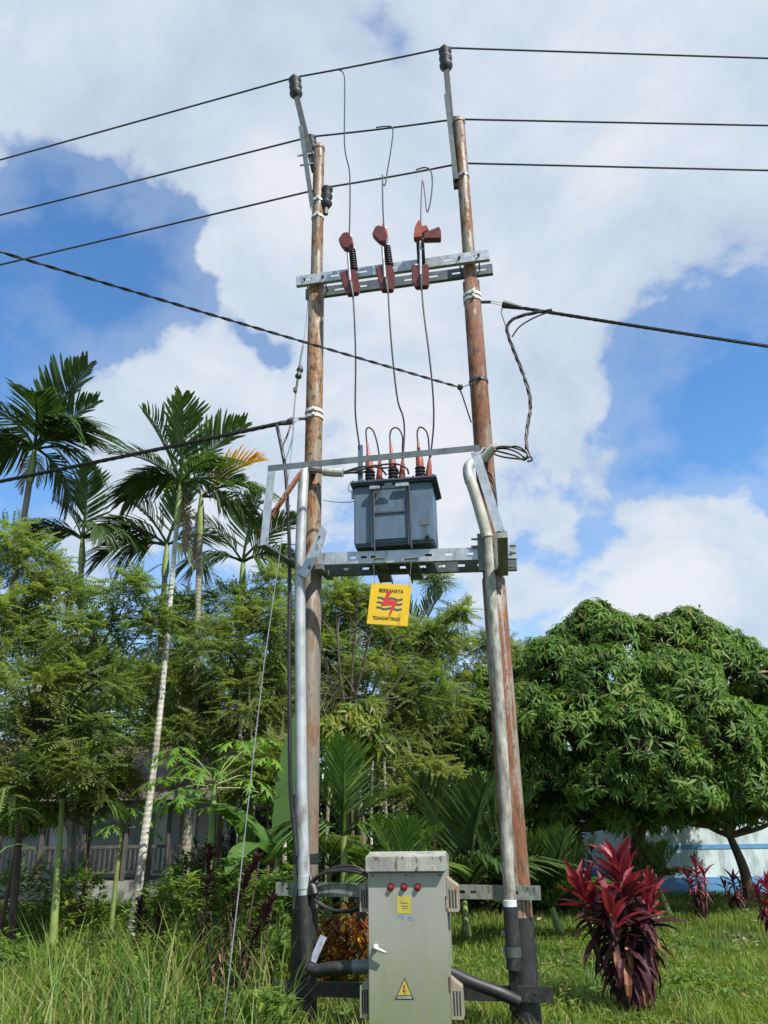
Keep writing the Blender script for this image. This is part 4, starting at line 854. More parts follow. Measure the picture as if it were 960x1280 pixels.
# ------------------------------------------------------------------ pole tops: insulators on slanting brackets
def insulator(p0, ax, L, r, n=4):
    prof = [(0, r*.45)]
    for i in range(n): a = L*(i+.1)/n; prof += [(a, r*.6), (a+L*.45/n, r), (a+L*.6/n, r), (a+L*.8/n, r*.62)]
    return MB().lathe(p0, ax, prof+[(L*.97, r*.5), (L, r*.3)], 16)
def top_bracket(key, label, foot, head, ins, strut, low):
    a, b = P(*foot, -.02), P(*head, .02); root = thing('insulator_bracket', a, label, 'bracket', 'pole top brackets')
    d = (b-a).normalized(); MB().beam(a, b, .075, .06, NN).build('arm', M['darksteel'], root, bevel=.004)
    if strut:
        s0, s1 = P(*strut[0], .06), P(*strut[1], .06); MB().angle(s0, s1, .06, DD, -NN).build('strut', M['galv_d'], root)
    for r in low: 
        q = P(*r, .03); MB().beam(q-DD*.13, q+DD*.06, .018, .018).build('bolt', M['galv'], root)
    i0, i1 = P(*ins[0], .02), P(*ins[1], .02)
    o = thing('line_insulator', i0, label.split(' carrying')[0].replace('bracket', 'ribbed insulator').replace(' on top of', ' above')+' holding the conductor', 'insulator', 'dark line insulators')
    insulator(i0, i1-i0, (i1-i0).length, .088, 3).build('ribbed_body', M['poly'], o, True); MB().lathe(i1-(i1-i0)*.04, (i1-i0), [(0, .05), (.05, .045), (.07, .02)], 10).build('top_cap', M['darksteel'], o, True)
    return root, i1
_, TL = top_bracket('L', 'slanting dark bracket on top of the left pole carrying an insulator', (393, 214), (371, 122), ((370.5, 122), (368.5, 98)), ((373, 158), (387.5, 259)), ((384, 193), (387, 205)))
_, TR = top_bracket('R', 'nearly upright dark bracket on top of the right pole carrying an insulator', (571, 235), (558, 88), ((558, 88), (556, 61)), ((555, 118), (567, 224)), ())
def side_insulator(p0, p1, label):
    i0, i1 = P(*p0), P(*p1); o = thing('line_insulator', i0, label, 'insulator', 'dark line insulators'); insulator(i0, i1-i0, (i1-i0).length, .075, 3).build('ribbed_body', M['poly'], o, True)
    MB().lathe(i0, i0-i1, [(0, .03), (.10, .03), (.11, .015)], 8).build('pin', M['darksteel'], o, True); return i1
ML = side_insulator((391, 190, -.13), (388, 171, -.13), 'dark insulator behind the left pole top where the middle conductor passes')
LL = side_insulator((407.5, 260, .0), (409, 234, -.0), 'dark insulator on the right side of the left pole holding the lowest conductor')
MR = side_insulator((572, 168, -.13), (569, 149, -.13), 'dark insulator behind the right pole top where the middle conductor passes')
LR = side_insulator((579, 222, -.13), (577, 204, -.13), 'dark insulator behind the right pole holding the lowest conductor')

def sag(a, b, s, n=14): return [a.lerp(b, i/n)-ZZ*(4*s*(i/n)*(1-i/n)) for i in range(n+1)]
def conductor(label, L0, pl, pr, R0):
    a = atz(*L0, pl.z-.25); b = atz(*R0, pr.z-.1); a = pl+(a-pl)*4; b = pr+(b-pr)*5
    return tag(MB().tube(sag(a, pl, .02, 40)+sag(pl, pr, .015)[1:]+sag(pr, b, .02, 40)[1:], .0125, 7).build('power_line', M['wire'], None, True, origin=pl), label, 'power line', 'overhead conductors')
conductor('topmost overhead conductor running over both pole top insulators', (0, 199), TL+ZZ*.02, TR+ZZ*.02, (960, 72))
conductor('middle overhead conductor passing behind both pole tops', (0, 268), ML, MR, (960, 156))
conductor('lowest of the three overhead conductors, held beside the poles', (0, 330), LL, LR, (960, 212))

# ------------------------------------------------------------------ upper crossarm
def slots(n, a, b, w): return [(a+(b-a)*i/(n-1)-w/2, a+(b-a)*i/(n-1)+w/2) for i in range(n)]
ca0, ca1 = P(370, 351, .135), P(611.5, 317.5, .145); root = thing('crossarm', ca0, 'upper galvanised double crossarm bolted across both poles under the conductors', 'crossarm')
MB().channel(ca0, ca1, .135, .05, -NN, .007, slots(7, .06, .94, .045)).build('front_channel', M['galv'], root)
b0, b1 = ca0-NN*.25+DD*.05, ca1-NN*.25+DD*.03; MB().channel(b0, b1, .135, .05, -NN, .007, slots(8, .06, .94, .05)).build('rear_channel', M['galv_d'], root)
for k, row in (('L', 348), ('R', 325)):
    for s in (-1, 1):
        q = PL(k, row)+DD*s*.11; t = (U(q)-U(ca0))/(U(ca1)-U(ca0)); q = ca0.lerp(ca1, t); MB().tube([q+NN*.035, q-NN*.31], .009, 6).lathe(q+NN*.002, NN, [(0, .018), (.014, .018)], 6).build('bolt', M['darksteel'], root)

# ------------------------------------------------------------------ fuse cutouts
def Zc(l): return [(400+x/5.647, 270+y/5.647) for x, y in l]
CUTS = [dict(lab='left fuse cutout with a hooded dark red top cover', top=[(140, 195), (172, 150), (205, 146), (232, 178), (236, 232), (202, 264), (176, 255), (146, 217)], side=[(200, 148), (216, 152), (238, 190), (240, 232), (222, 200)],
             low=[(148, 425), (255, 400), (268, 440), (290, 520), (275, 568), (202, 580), (165, 505)], tube=((197, 262), (212, 458)), ins=((222, 235), (236, 352)), g=((214, 470), (236, 575))),
        dict(lab='middle fuse cutout with a hooded dark red top cover', top=[(375, 160), (400, 105), (430, 98), (458, 118), (474, 198), (462, 215), (430, 212), (382, 168)], side=[(443, 92), (460, 92), (482, 140), (480, 205), (462, 140)],
             low=[(398, 390), (430, 378), (515, 372), (532, 430), (530, 500), (518, 548), (440, 550), (415, 470)], tube=((441, 215), (458, 435)), ins=((468, 212), (485, 325)), g=((462, 450), (480, 545))),
        dict(lab='right fuse cutout with its pale red top cover flap open to the right', top=[(735, 195), (742, 150), (845, 108), (858, 135), (855, 192)], side=[(666, 190), (676, 110), (700, 65), (718, 65), (726, 105), (756, 98), (772, 128), (728, 158), (722, 182)],
             low=[(650, 370), (702, 374), (768, 365), (775, 490), (764, 522), (680, 528), (655, 490)], tube=((708, 180), (710, 415)), ins=((706, 165), (714, 300)), g=((710, 430), (716, 525)))]
CT = []; CBm = []
for i, c in enumerate(CUTS):
    f0 = .27
    tb = [P(*p, .33 if j == 0 else .29) for j, p in enumerate(Zc(c['tube']))]; q = P(*Zc([(c['ins'][1][0], 330)])[0], .16)
    o = thing('fuse_cutout', q, c['lab'], 'fuse cutout', 'fuse cutouts on the upper crossarm')
    i0, i1 = [P(*p, .20) for p in Zc(c['ins'])]; i1 = i1+(i1-i0)*.25
    insulator(i0, i1-i0, (i1-i0).length, .048, 9).build('insulator', M['poly'], o, True)
    MB().tube(tb, .016, 10).build('fuse_tube', M['galv'], o, True)
    mt = 'red_d' if i < 2 else 'red'
    MB().prism([P(*p, .30) for p in Zc(c['top'])], NN*.085).build('top_cover', M['red_d'], o, True, .008)
    MB().prism([P(*p, .285) for p in Zc(c['side'])], NN*.085).build('cover_side', M['red'], o, True, .006)
    lo = MB().prism([P(*p, .22) for p in Zc(c['low'])], NN*.075).build('lower_cover', M['red_d'], o, True, .010)
    g0, g1 = [P(*p, .30) for p in Zc(c['g'])]; MB().tube([g0, g0.lerp(g1, .4), g1], [.030, .018, .008], 8).build('hinge_slot', M['poly'], lo, True)
    m = (i0+i1)/2; MB().beam(m, Vector((m.x, m.y, m.z-.05))-NN*.12, .04, .008, ZZ).beam(m-ZZ*.03+NN*.0, m-NN*.065-ZZ*.05, .03, .03).build('mounting_strap', M['galv'], o)
    MB().lathe(P(*Zc([c['side'][1]])[0], .30)-ZZ*.02, ZZ, [(0, .014), (.05, .014), (.055, .008)], 8).build('terminal', M['galv'], o, True)

# jumpers and down leads
def wire(name, label, pts, r=.009, grp=None, cat_='cable', m='cable', k=6, n=7):
    q = cat(pts, k); return tag(MB().tube(q, r, n).build(name, M[m], None, True, origin=q[0]), label, cat_, grp)
def on_wire(px, py, off=0): return P(px, py, off)
GJ = 'jumpers from the conductors to the fuse cutouts'
wire('jumper_wire', 'longest jumper dropping from the top conductor to the left fuse cutout', [P(414, 89, -.05), P(424, 87.5, -.02), P(430, 94, .05), P(431, 115, .1), P(430.5, 170, .16), P(432, 192, .18), P(437, 216, .2), P(437.5, 260, .28), P(436.5, 300, .31)], .009, GJ, m='wire')
wire('jumper_wire', 'jumper from the middle conductor looping to the middle fuse cutout', [P(470, 159.5, -.1), P(482, 158, -.08), P(491, 161, -.02), P(489, 185, .05), P(484, 215, .1), P(481.5, 231, .15), P(478.5, 229, .16), P(478, 220, .17), P(478.5, 255, .24), P(480, 290, .31)], .009, GJ, m='wire')
wire('jumper_wire', 'zigzag jumper from the lowest conductor to the right fuse cutout', [P(520, 212.5, -.1), P(530, 209.5, -.08), P(538, 213, -.02), P(540.5, 228, .05), P(538, 252, .1), P(534, 265, .13), P(531.5, 245, .15), P(529, 226, .17), P(527.5, 230, .18), P(526.5, 255, .25), P(526, 287, .31)], .009, GJ, m='wire')
GL = 'high voltage leads down to the transformer'
wire('down_lead', 'black lead from the left fuse cutout down to the transformer lid', [P(441, 366, .29), P(443, 400, .27), P(444.5, 450, .22), P(444, 510, .15), P(446, 535, .1), P(450, 562, .06)], .0095, GL)
wire('down_lead', 'black lead from the middle fuse cutout down to the middle bushing', [P(485, 362, .29), P(487, 400, .27), P(491, 450, .22), P(497, 500, .15), P(503.5, 520, .1), P(505.5, 540, .07), P(503.5, 574, .06)], .0095, GL)
wire('down_lead', 'black lead from the right fuse cutout down to the right bushing', [P(527, 360, .29), P(529.5, 390, .27), P(536, 440, .22), P(541, 490, .15), P(542, 530, .1), P(538, 572, .06)], .0095, GL)

# ------------------------------------------------------------------ platform
pf0, pf1 = P(397, 698.5, .17), P(645.5, 690, .17); pl = thing('platform_beam', pf0, 'double slotted galvanised platform beam carrying the transformer between the poles', 'platform')
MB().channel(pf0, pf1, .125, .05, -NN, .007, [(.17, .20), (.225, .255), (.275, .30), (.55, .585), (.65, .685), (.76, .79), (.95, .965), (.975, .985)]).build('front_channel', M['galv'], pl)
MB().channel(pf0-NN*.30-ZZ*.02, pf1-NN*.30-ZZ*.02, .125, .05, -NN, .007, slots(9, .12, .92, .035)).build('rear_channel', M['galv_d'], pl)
zb = pf0.lerp(pf1, .4).z-.07
for x0, x1, far in ((469, 483, 724), (508, 522, 721)):
    a = P((x0+x1)/2-2, 697, .19); e = atz((x0+x1)/2+8, far+3, a.z-.03); MB().channel(a, e, .13, .05, -ZZ, .008).build('cross_channel', M['galv_o'], pl)
MB().beam(P(398, 708, .24), P(413, 722, -.15), .07, .05).build('corner_bracket', M['galv_o'], pl)
for x, y in ((601, 690), (622, 690)): MB().beam(P(x, 668, .16), P(x+2, 714, .16), .07, .05, NN).build('clamp_plate', M['galv_o'], pl)
for x, y in ((612, 700),): MB().beam(P(x-14, y+2, -.14), P(x+20, y+1, -.14), .05, .12, NN).build('clamp_plate', M['galv_o'], pl)
for x, y in ((592, 674), (592, 683), (640, 682), (640, 691), (637, 708)): MB().tube([P(x-3, y, .2), P(x+5, y, .2)], .011, 6).build('bolt', M['galv_d'], pl)
MB().prism([P(*p, .30) for p in ((371, 716), (376, 712), (402, 657), (409, 664), (403.5, 684), (386, 719), (381, 722))], NN*.012).build('brace_plate', M['galv'], pl)
MB().tube([P(399, 671, .27), P(399, 671, .33)], .012, 6).tube([P(386, 709, .27), P(386, 709, .33)], .012, 6).build('bolt', M['darksteel'], pl)

# guard frame standing out in front of the platform
fo = .75; A, Bp = P(335, 582, fo), P(599, 556, fo); C, D2 = P(325, 680, fo), P(630.5, 662, fo)
gf = thing('guard_frame', C, 'galvanised angle iron frame standing out in front of the transformer with a rusty brace', 'frame')
MB().angle(A, Bp, .062, -ZZ, -NN).build('top_bar', M['galv_d'], gf)
MB().angle(C-ZZ*.02, A-ZZ*.064, .075, DD, -NN).build('left_leg', M['galv'], gf)
MB().angle(D2, Bp-ZZ*.064, .085, -DD, -NN).build('right_leg', M['galv'], gf)
MB().angle(P(369, 712, .12), P(322, 683, fo+.02), .085, ZZ, DD).build('left_arm', M['galv_d'], gf)
MB().beam(P(629, 716, .12), P(628, 668, fo+.0), .09, .07).build('right_arm', M['galv_o'], gf)
br = MB().angle(P(329, 666, fo-.04), P(379, 592, .20), .055, NN, ZZ).build('brace', M['rust'], gf); MB().beam(P(334, 638, fo-.06), P(341, 648, .60), .05, .012).build('lug', M['rust'], br)
MB().tube([P(323, 626, fo), P(329, 628, fo)], .02, 6).build('bolt', M['darksteel'], gf)

# ------------------------------------------------------------------ transformer
ft = .24; u0, u1 = U(P(442.5, 640, ft)), U(P(541, 640, ft)); z0, z1 = P(491, 678, ft).z, P(491, 605, ft).z; v0, v1 = U(P(437.5, 600, ft+.05)), U(P(545.5, 600, ft+.05)); zl = P(491, 597.5, ft+.05).z
to = PA+DD*((u0+u1)/2)+ZZ*z0; tr = thing('transformer', to, 'blue grey pole mounted transformer standing on the platform beam', 'transformer')
MB().lbox(PA, u0, u1, -ft, ft, z0, z1).build('tank', M['tank'], tr, True, .012)
MB().lbox(PA, u0-.03, u1+.03, -ft-.035, ft+.035, z1-.0, zl-.028).build('tank_flange', M['tank_d'], tr, True, .004)
ld = MB().lbox(PA, v0, v1, -ft-.05, ft+.05, zl-.026, zl).build('lid', M['tank_d'], tr, True, .005); mb = MB()
for i in range(9): mb.lathe(PA+DD*(v0+.03+(v1-v0-.06)*i/8)+NN*(ft+.03)+ZZ*(zl+.001), ZZ, [(0, .011), (.012, .011)], 6)
mb.build('lid_bolts', M['darksteel'], ld)
MB().lbox(PA, u0+.01, u1-.01, -ft+.02, ft-.02, z0-.022, z0-.001).build('bottom_rim', M['tank_d'], tr)
pu0, pu1 = U(P(466, 640, ft)), U(P(511, 640, ft)); pz1 = P(490, 609, ft).z
fr_ = MB().lbox(PA, pu0+.014, pu1-.014, ft+.001, ft+.02, z0+.03, pz1-.03).build('front_panel', M['tank'], tr, True, .005)
pzm = P(490, 641, ft).z; MB().lbox(PA, pu0+.014, pu1-.014, ft+.021, ft+.034, pzm-.009, pzm+.009).build('rib', M['tank_d'], fr_)
for a in (pu0, pu1): MB().lbox(PA, a-.009, a+.009, ft+.001, ft+.045, z0-.05, pz1-.012).build('side_rib', M['tank_d'], tr)
hk = MB().lbox(PA, pu0-.02, pu0+.085, ft+.047, ft+.075, pz1-.035, pz1).lbox(PA, pu1-.12, pu1+.015, ft+.047, ft+.075, pz1-.03, pz1+.008).build('top_clip', M['galv'], tr, False, .003)
MB().lbox(PA, (pu0+pu1)/2-.07, (pu0+pu1)/2+.055, ft+.077, ft+.085, pz1-.045, pz1-.012).lbox(PA, (pu0+pu1)/2-.045, (pu0+pu1)/2+.03, ft+.077, ft+.085, pz1-.011, pz1+.012).build('lifting_lug', M['tank_d'], tr)
for a in (pu0, pu1): MB().tube([PA+DD*(a+.018)+NN*(ft+.055)+ZZ*(pz1-.02), PA+DD*(a+.026)+NN*(ft+.055)+ZZ*(z0-.10)], .007, 6).build('hold_down_rod', M['tank_d'], tr)
MB().lbox(PA, v0-.0, v0+.02, ft-.06, ft-.02, z1-.11, z1-.02).build('earth_lug', M['galv'], tr)
MB().lbox(PA, u1-.13, u1-.04, ft+.001, ft+.004, z0+.16, z0+.22).build('nameplate', M['galv_d'], tr)
MB().lathe(PA+DD*(u1-.06)+NN*(ft-.002)+ZZ*(z0+.035), NN, [(0, .022), (.03, .022), (.031, .014), (.06, .014)], 10).build('drain_valve', M['tank_d'], tr, True)
MB().tube(cat([P(440, 603, ft), P(436, 607, ft), P(436, 613, ft), P(441, 616, ft)], 4), .005, 5).build('earth_wire', M['stay'], tr, True)
def bushing(x, xr, tip, loopx):
    zt = zl; b = P(x, 596, .02); b.z = zt; t = P(x-.5, 577, .02)
    bs = insulator(b, ZZ, .225, .056, 6).build('bushing', M['poly'], tr, True)
    r0 = b+ZZ*.215; rt = P(tip[0], tip[1], .02); MB().tube([r0, r0.lerp(rt, .12), r0.lerp(rt, .5), r0.lerp(rt, .62), rt], [.040, .042, .034, .020, .012], 12).build('red_boot', M['red'], bs, True)
    c = P(xr, 597, -.02); c.z = zt; a = insulator(c, ZZ, .13, .042, 3).build('arrester', M['poly'], tr, True); ct = P(xr+1, 573, -.0)
    MB().tube([c+ZZ*.12, c+ZZ*.14, (c+ZZ*.12).lerp(ct, .6), ct], [.034, .036, .026, .012], 10).build('red_boot', M['red'], a, True)
    pts = [rt-ZZ*.03]+[P(*q, .02) for q in loopx]+[ct-ZZ*.02]; MB().tube(cat(pts, 6), .0085, 7).build('loop_cable', M['cable'], bs, True)
bushing(462.5, 474, (459, 554), [(457.5, 540), (460, 534.5), (466, 538), (471, 552)])
bushing(491.5, 502.5, (488, 554), [(487.5, 543), (491, 535.5), (498, 536), (503, 546), (503, 560)])
bushing(525.5, 536, (522.5, 552), [(521.5, 542), (524, 534.5), (530, 536), (535, 546)])
MB().beam(P(450.5, 602, .05), P(450.5, 557, .05), .05, .03, NN).build('terminal_post', M['tank'], tr)
for i, (x, s) in enumerate(((466, 0), (481, 1), (497, 2), (511, 3))):
    b = P(x, 590, -.14); b.z = zl; insulator(b, ZZ, .10, .026, 2).build('low_voltage_bushing', M['poly'], tr, True)

# ------------------------------------------------------------------ conduits
lp = [P(382.5, 588, .17), P(379.5, 600, .21), P(376.5, 660, .24), P(375, 722, .23), P(375.5, 850, .20), P(377, 997, .19), P(379.8, 1090, .19), P(380.5, 1124, .19)]
c1 = thing('conduit', PL('L', 1230), 'long grey steel conduit running up the front of the left pole', 'conduit', 'cable conduits up the poles')
MB().tube(cat([P(395, 586, .13)]+lp, 6), .053, 14).build('pipe', M['conduit'], c1, True)
MB().tube(cat([lp[-1]+ZZ*.03, P(382, 1150, .20), P(383.5, 1200, .21), P(384, 1216, .21)], 4), .060, 14).build('lower_sleeve', M['bitumen'], c1, True)
MB().lathe(P(380.2, 1111, .19), ZZ, [(0, .054), (.002, .058), (.10, .058), (.102, .054)], 14).build('coupling', M['conduit'], c1, True)
c2 = thing('conduit', PL('R', 1230), 'long weathered white conduit running up the front of the right pole', 'conduit', 'cable conduits up the poles')
up = [P(604, 561, .12), P(596, 572, .17), P(588, 578, .22), P(585.5, 584, .24)]
MB().tube(cat(up, 4), [.028]*5+[.03]*8, 8).build('cable_bundle', M['cable'], c2, True)
MB().tube(cat([P(590, 578, .21), P(585.5, 584, .24), P(585.5, 593, .25), P(588, 603, .25)], 5), .054, 14).build('elbow', M['conduit'], c2, True)
MB().tube(cat([P(587.3, 598, .25), P(596, 625, .24), P(606, 660, .22), P(609, 672, .22)], 6), .055, 14).build('upper_pipe', M['pvc'], c2, True)
MB().tube(cat([P(609, 668, .215), P(611, 700, .215), P(616.5, 770, .21), P(625.5, 900, .20), P(632, 1010, .20), P(637.5, 1128, .20)], 6), .049, 14).build('pipe', M['pvc_old'], c2, True)
MB().lathe(P(638, 1137, .20), ZZ, [(0, .05), (.002, .056), (.07, .056), (.072, .05)], 14).build('coupling', M['white'], c2, True)
MB().tube(cat([P(637.8, 1133, .20), P(640, 1165, .20), P(642, 1196, .20), P(642.5, 1212, .20)], 4), .060, 14).build('lower_sleeve', M['bitumen'], c2, True)
MB().lathe(P(641.5, 1196, .20), ZZ, [(0, .066), (.07, .066)], 14).build('sleeve_clamp', M['darksteel'], c2, True)
for k in (-1, 0, 1): MB().tube([P(642.5, 1208, .20)+DD*k*.022, P(642.5, 1240, .20)+DD*k*.016, P(640, 1262, .18)+DD*k*.01], .012, 6).build('tail_cable', M['cable'], c2, True)
for y in (1166, 1186): MB().beam(P(627, y, .19), P(636, y+1, .19), .05, .035).build('side_clamp', M['galv_o'], c2)
sp = thing('cable_spout', P(604, 574, .11), 'short beige pipe stub on the right pole with black cables leaving it', 'pipe')
MB().tube([P(598, 577, .11), P(607, 571, .14), P(617, 560, .20), P(620, 559, .22)], [.05, .05, .046, .04], 14).build('pipe', M['pvc'], sp, True)
gq = [P(618, 560, .2), P(632, 558, .24), P(648, 561, .26), P(660, 568, .26), P(665, 575, .26), P(660, 576, .25), P(656, 565, .22)]
for i, pts in enumerate(([(618, 559), (634, 558), (650, 562), (662, 569), (665, 575), (659, 577)], [(618, 561), (634, 561), (648, 566), (657, 573), (660, 566)], [(618, 563), (630, 566), (645, 570), (655, 575), (659, 572)], [(616, 567), (628, 571), (642, 573), (656, 574)], [(618, 560), (636, 559), (646, 558), (656, 563), (661, 573)])):
    MB().tube(cat([P(x, y, .2+.012*i) for x, y in pts], 5), .0095, 6).build('loop_cable', M['cable'], sp, True)
wt = thing('cable_sleeve', P(405, 590, .13), 'short grey white plastic sleeve with black cables beside the left pole', 'pipe'); MB().tube([P(404, 589.5, .13), P(415, 590.5, .13), P(429, 591, .13)], [.045, .047, .046], 14).build('sleeve', M['pvc'], wt, True)
for i in range(3): MB().tube([P(386, 585+i*2, .21), P(396, 586.5+i*1.5, .17), P(406, 589+i, .13)], .013, 6).build('cable_end', M['cable'], wt, True)
GLV = 'low voltage cables from the sleeve to the transformer'
for i, (pts, lab) in enumerate(((((427, 590), (440, 588), (456, 586), (478, 581), (495, 580), (508, 585), (511, 593)), 'longest low voltage cable from the grey sleeve to the right of the lid'),
                    (((427, 591), (445, 590), (460, 584), (472, 582), (480, 590), (483, 594)), 'low voltage cable from the grey sleeve to the middle of the lid'),
                    (((427, 592), (440, 591), (452, 591), (462, 587), (467, 592)), 'shortest low voltage cable from the grey sleeve to the left of the lid'),
                    (((427, 591.5), (442, 586), (458, 583), (480, 585), (494, 584), (499, 592)), 'upper low voltage cable from the grey sleeve arching behind the bushings'))):
    wire('low_voltage_cable', lab, [P(x, y, .13-.02*j) for j, (x, y) in enumerate(pts)], .010, GLV)
wire('earth_wire', 'thin grey earth wire from the left pole to the transformer side', [P(404, 625, .1), P(415, 627, .1), P(430, 628, .15), P(443, 627, .2)], .005, m='stay')

# ------------------------------------------------------------------ aerial bundled cables
def bundle(name, label, ends, r, grp, pitch=.4, strands=3, clamp=None):
    q = ends; return tag(twist(MB(), q, r, strands, pitch).build(name, M['cable'], None, True, origin=q[0]), label, 'cable', grp)
GA = 'low voltage overhead cables'
def dead_end(label, pole, row, hook, clamp0, clamp1, side):
    a = P(*pole); o = thing('dead_end_clamp', a, label, 'cable clamp', 'dead end clamps'); MB().tube([a, P(*hook[0])], .018, 6).build('hook', M['darksteel'], o, True)
    mb = MB(); 
    for k in (-1, 1): mb.tube([P(*hook[0])+ZZ*.012*k, P(*clamp0)+ZZ*.02*k], .004, 4)
    mb.build('bail_wire', M['stay'], o, True); MB().tube([P(*clamp0), P(*clamp0).lerp(P(*clamp1), .4), P(*clamp1)], [.045, .035, .018], 8).build('body', M['poly'], o, True)
dead_end('dead end clamp holding the cable on the right side of the right pole', (602, 377.5, .0), 0, [(613.5, 377.5, .02)], (629, 380.5, .05), (655, 385.5, .08), 1)
rp = P(653, 385, .08); far = atz(960, 428, rp.z-.15); far = rp+(far-rp)*4.5
bundle('service_cable', 'thick black twisted cable leaving the right pole to the right edge', sag(rp, far, .08, 60), .0105, GA, .4, 4)
dq = cat([P(690, 388, .12), P(668, 391, .10), P(645, 397, .10), P(634, 406, .10), P(635, 418, .1), P(643, 440, .12), P(653, 465, .14), P(661, 490, .16), P(663, 510, .17), P(659, 535, .19), P(658, 555, .22), P(661, 572, .24)], 6)
bundle('drop_cable', 'black twisted drop cable hanging beside the right pole down to its pipe stub', dq, .0105, GA, .42, 3)
wire('drop_cable', 'thin single cable joining the drop beside the right pole clamp', [P(629, 382, .06), P(627, 390, .07), P(631, 403, .09), P(637, 420, .1)], .009, GA)
wire('drop_cable', 'short slanting cable joining the overhead cable and the drop on the right', [P(690, 388.5, .13), P(668, 397, .11), P(650, 408, .11), P(640, 421, .11)], .009, GA)
dead_end('dead end clamp holding the cable on the left side of the left pole', (388, 522.5, .02), 0, [(374, 523.5, .1)], (366, 526, .14), (352, 530, .2), -1)
lq = P(356, 528, .18); far = atz(0, 596, lq.z-.05); far = lq+(far-lq)*3.5
bundle('service_cable', 'thick black twisted cable leaving the left pole to the left edge before the palms', sag(lq, far, .08, 60), .0125, GA, .45, 4)
wire('drop_cable', 'long black cable hanging from the left clamp down beside the grey conduit', [P(346, 531, .2), P(350, 550, .25), P(353, 565, .27), P(357, 590, .29), P(360, 640, .28), P(362, 700, .25), P(361.5, 800, .24), P(362, 900, .24), P(363, 980, .24), P(367, 1030, .23), P(371, 1070, .24)], .019, GA, n=9)
wire('drop_cable', 'short curved cable tail under the left dead end clamp', [P(364, 528, .15), P(360, 542, .2), P(353, 560, .26), P(355, 575, .28)], .010, GA)
cp = P(574, 484, .22); far = atz(0, 309, cp.z+.15); far = cp+(far-cp)*3
bundle('service_cable', 'thin black twisted cable crossing in front of the left pole from the left edge', sag(cp, far, .05, 60), .0075, GA, .3, 2)
wire('drop_cable', 'thin tail wire hanging from the knot left of the right pole', [P(573, 484, .22), P(577, 492, .2), P(583, 510, .17), P(589, 528, .14)], .008, GA)
kn = thing('cable_knot', cp, 'small dark wedge clamp tied to the right pole with thin wire', 'cable clamp'); MB().lathe(cp-DD*.02, DD, [(0, .02), (.02, .035), (.05, .03), (.06, .01)], 8).build('body', M['poly'], kn, True); MB().tube([cp+DD*.04, P(590, 479.5, .16)], .006, 5).build('tie_wire', M['darksteel'], kn, True)

# guy wire
ga = P(386, 360, .0); gb = P(290, 1190, 1.0); ge = gb+(gb-P(318, 960, .9))*.0
gy = thing('guy_wire', P(383, 1300, .9), 'thin grey guy wire with insulators slanting down from the left pole to the ground', 'guy wire')
g1, g2, g3 = P(379, 432, .12), P(369, 490, .25), P(366.5, 545, .33)
gend = P(284, 1240, 1.15); anchor = gend+(gend-P(300, 1100, 1.02))*((gend.z)/(P(300, 1100, 1.02).z-gend.z))
MB().tube([ga, P(383, 400, .06), g1], .0045, 5).build('strand', M['stay'], gy, True)
MB().tube([P(372, 480, .22), g2, g3, P(350, 690, .55), P(330, 830, .72), P(315, 960, .88), P(300, 1100, 1.02), gend, anchor], .0045, 5).build('strand', M['stay'], gy, True)
MB().tube([g1, P(376.5, 445, .15), P(374.5, 458, .18)], .012, 6).build('preformed_grip', M['darksteel'], gy, True)
insulator(P(376, 458, .18), P(372, 474, .21)-P(376, 458, .18), .18, .038, 2).build('guy_insulator', M['poly'], gy, True)
MB().tube([P(372, 474, .21), P(371, 482, .22), g2], .013, 6).lathe(g2, ZZ, [(0, .022), (.05, .022)], 6).build('preformed_grip', M['darksteel'], gy, True)
MB().tube(cat([P(370.5, 482, .22), P(367, 520, .26), P(366, 545, .3), P(362, 560, .33), P(357, 575, .36)], 4), .008, 5).build('tail_wire', M['stay'], gy, True)

# ------------------------------------------------------------------ danger sign
so_ = .30; q = [P(463.5, 729, so_), P(513, 731, so_), P(511, 783.5, so_), P(459.5, 779, so_)]; cen = sum(q, Vector())/4
ex = (q[1]-q[0]+q[2]-q[3]).normalized(); ez = (q[0]-q[3]+q[1]-q[2]); ez = (ez-ex*ez.dot(ex)).normalized(); ey = ex.cross(ez); ey = -ey if ey.dot(NN) < 0 else ey
W2 = ((q[1]-q[0]).length+(q[2]-q[3]).length)/4; H2 = ((q[0]-q[3]).length+(q[1]-q[2]).length)/4
sg = thing('danger_sign', cen-ez*H2, 'yellow square high voltage danger sign hanging under the platform beam', 'sign')
MB().boxv(cen, ex*W2, ez*H2, ey*.004).build('plate', M['yellow'], sg)
def S(x, y, d=.0055): return cen+ex*(x*W2)+ez*(y*H2)+ey*d     # x, y in -1..1 on the plate
def text_part(s, name, m, parent, x, y, w, h, S_, u, v, bold=.012):
    c = bpy.data.curves.new('t', 'FONT'); c.body = s; c.size = 1; c.align_x = 'CENTER'; c.align_y = 'CENTER'; c.offset = bold; c.resolution_u = 2
    o = bpy.data.objects.new('t', c); col.objects.link(o); dg = bpy.context.evaluated_depsgraph_get(); me = bpy.data.meshes.new_from_object(o.evaluated_get(dg)); bpy.data.objects.remove(o); bpy.data.curves.remove(c)
    vs = np.array([x_.co[:] for x_ in me.vertices]); lo, hi = vs.min(0), vs.max(0); mid = (lo+hi)/2; rl = root_loc(parent); ctr = S_(x, y)
    for k, vt in enumerate(me.vertices): vt.co = ctr + u*((vs[k, 0]-mid[0])/(hi[0]-lo[0])*w) + v*((vs[k, 1]-mid[1])/(hi[1]-lo[1])*h) - rl
    me.name = name; me.materials.append(m); ob = bpy.data.objects.new(name, me); col.objects.link(ob); ob.parent = parent; return ob
text_part('BERBAHAYA', 'lettering', M['ink'], sg, .03, .65, W2*1.22, H2*.20, S, ex, ez, .03)
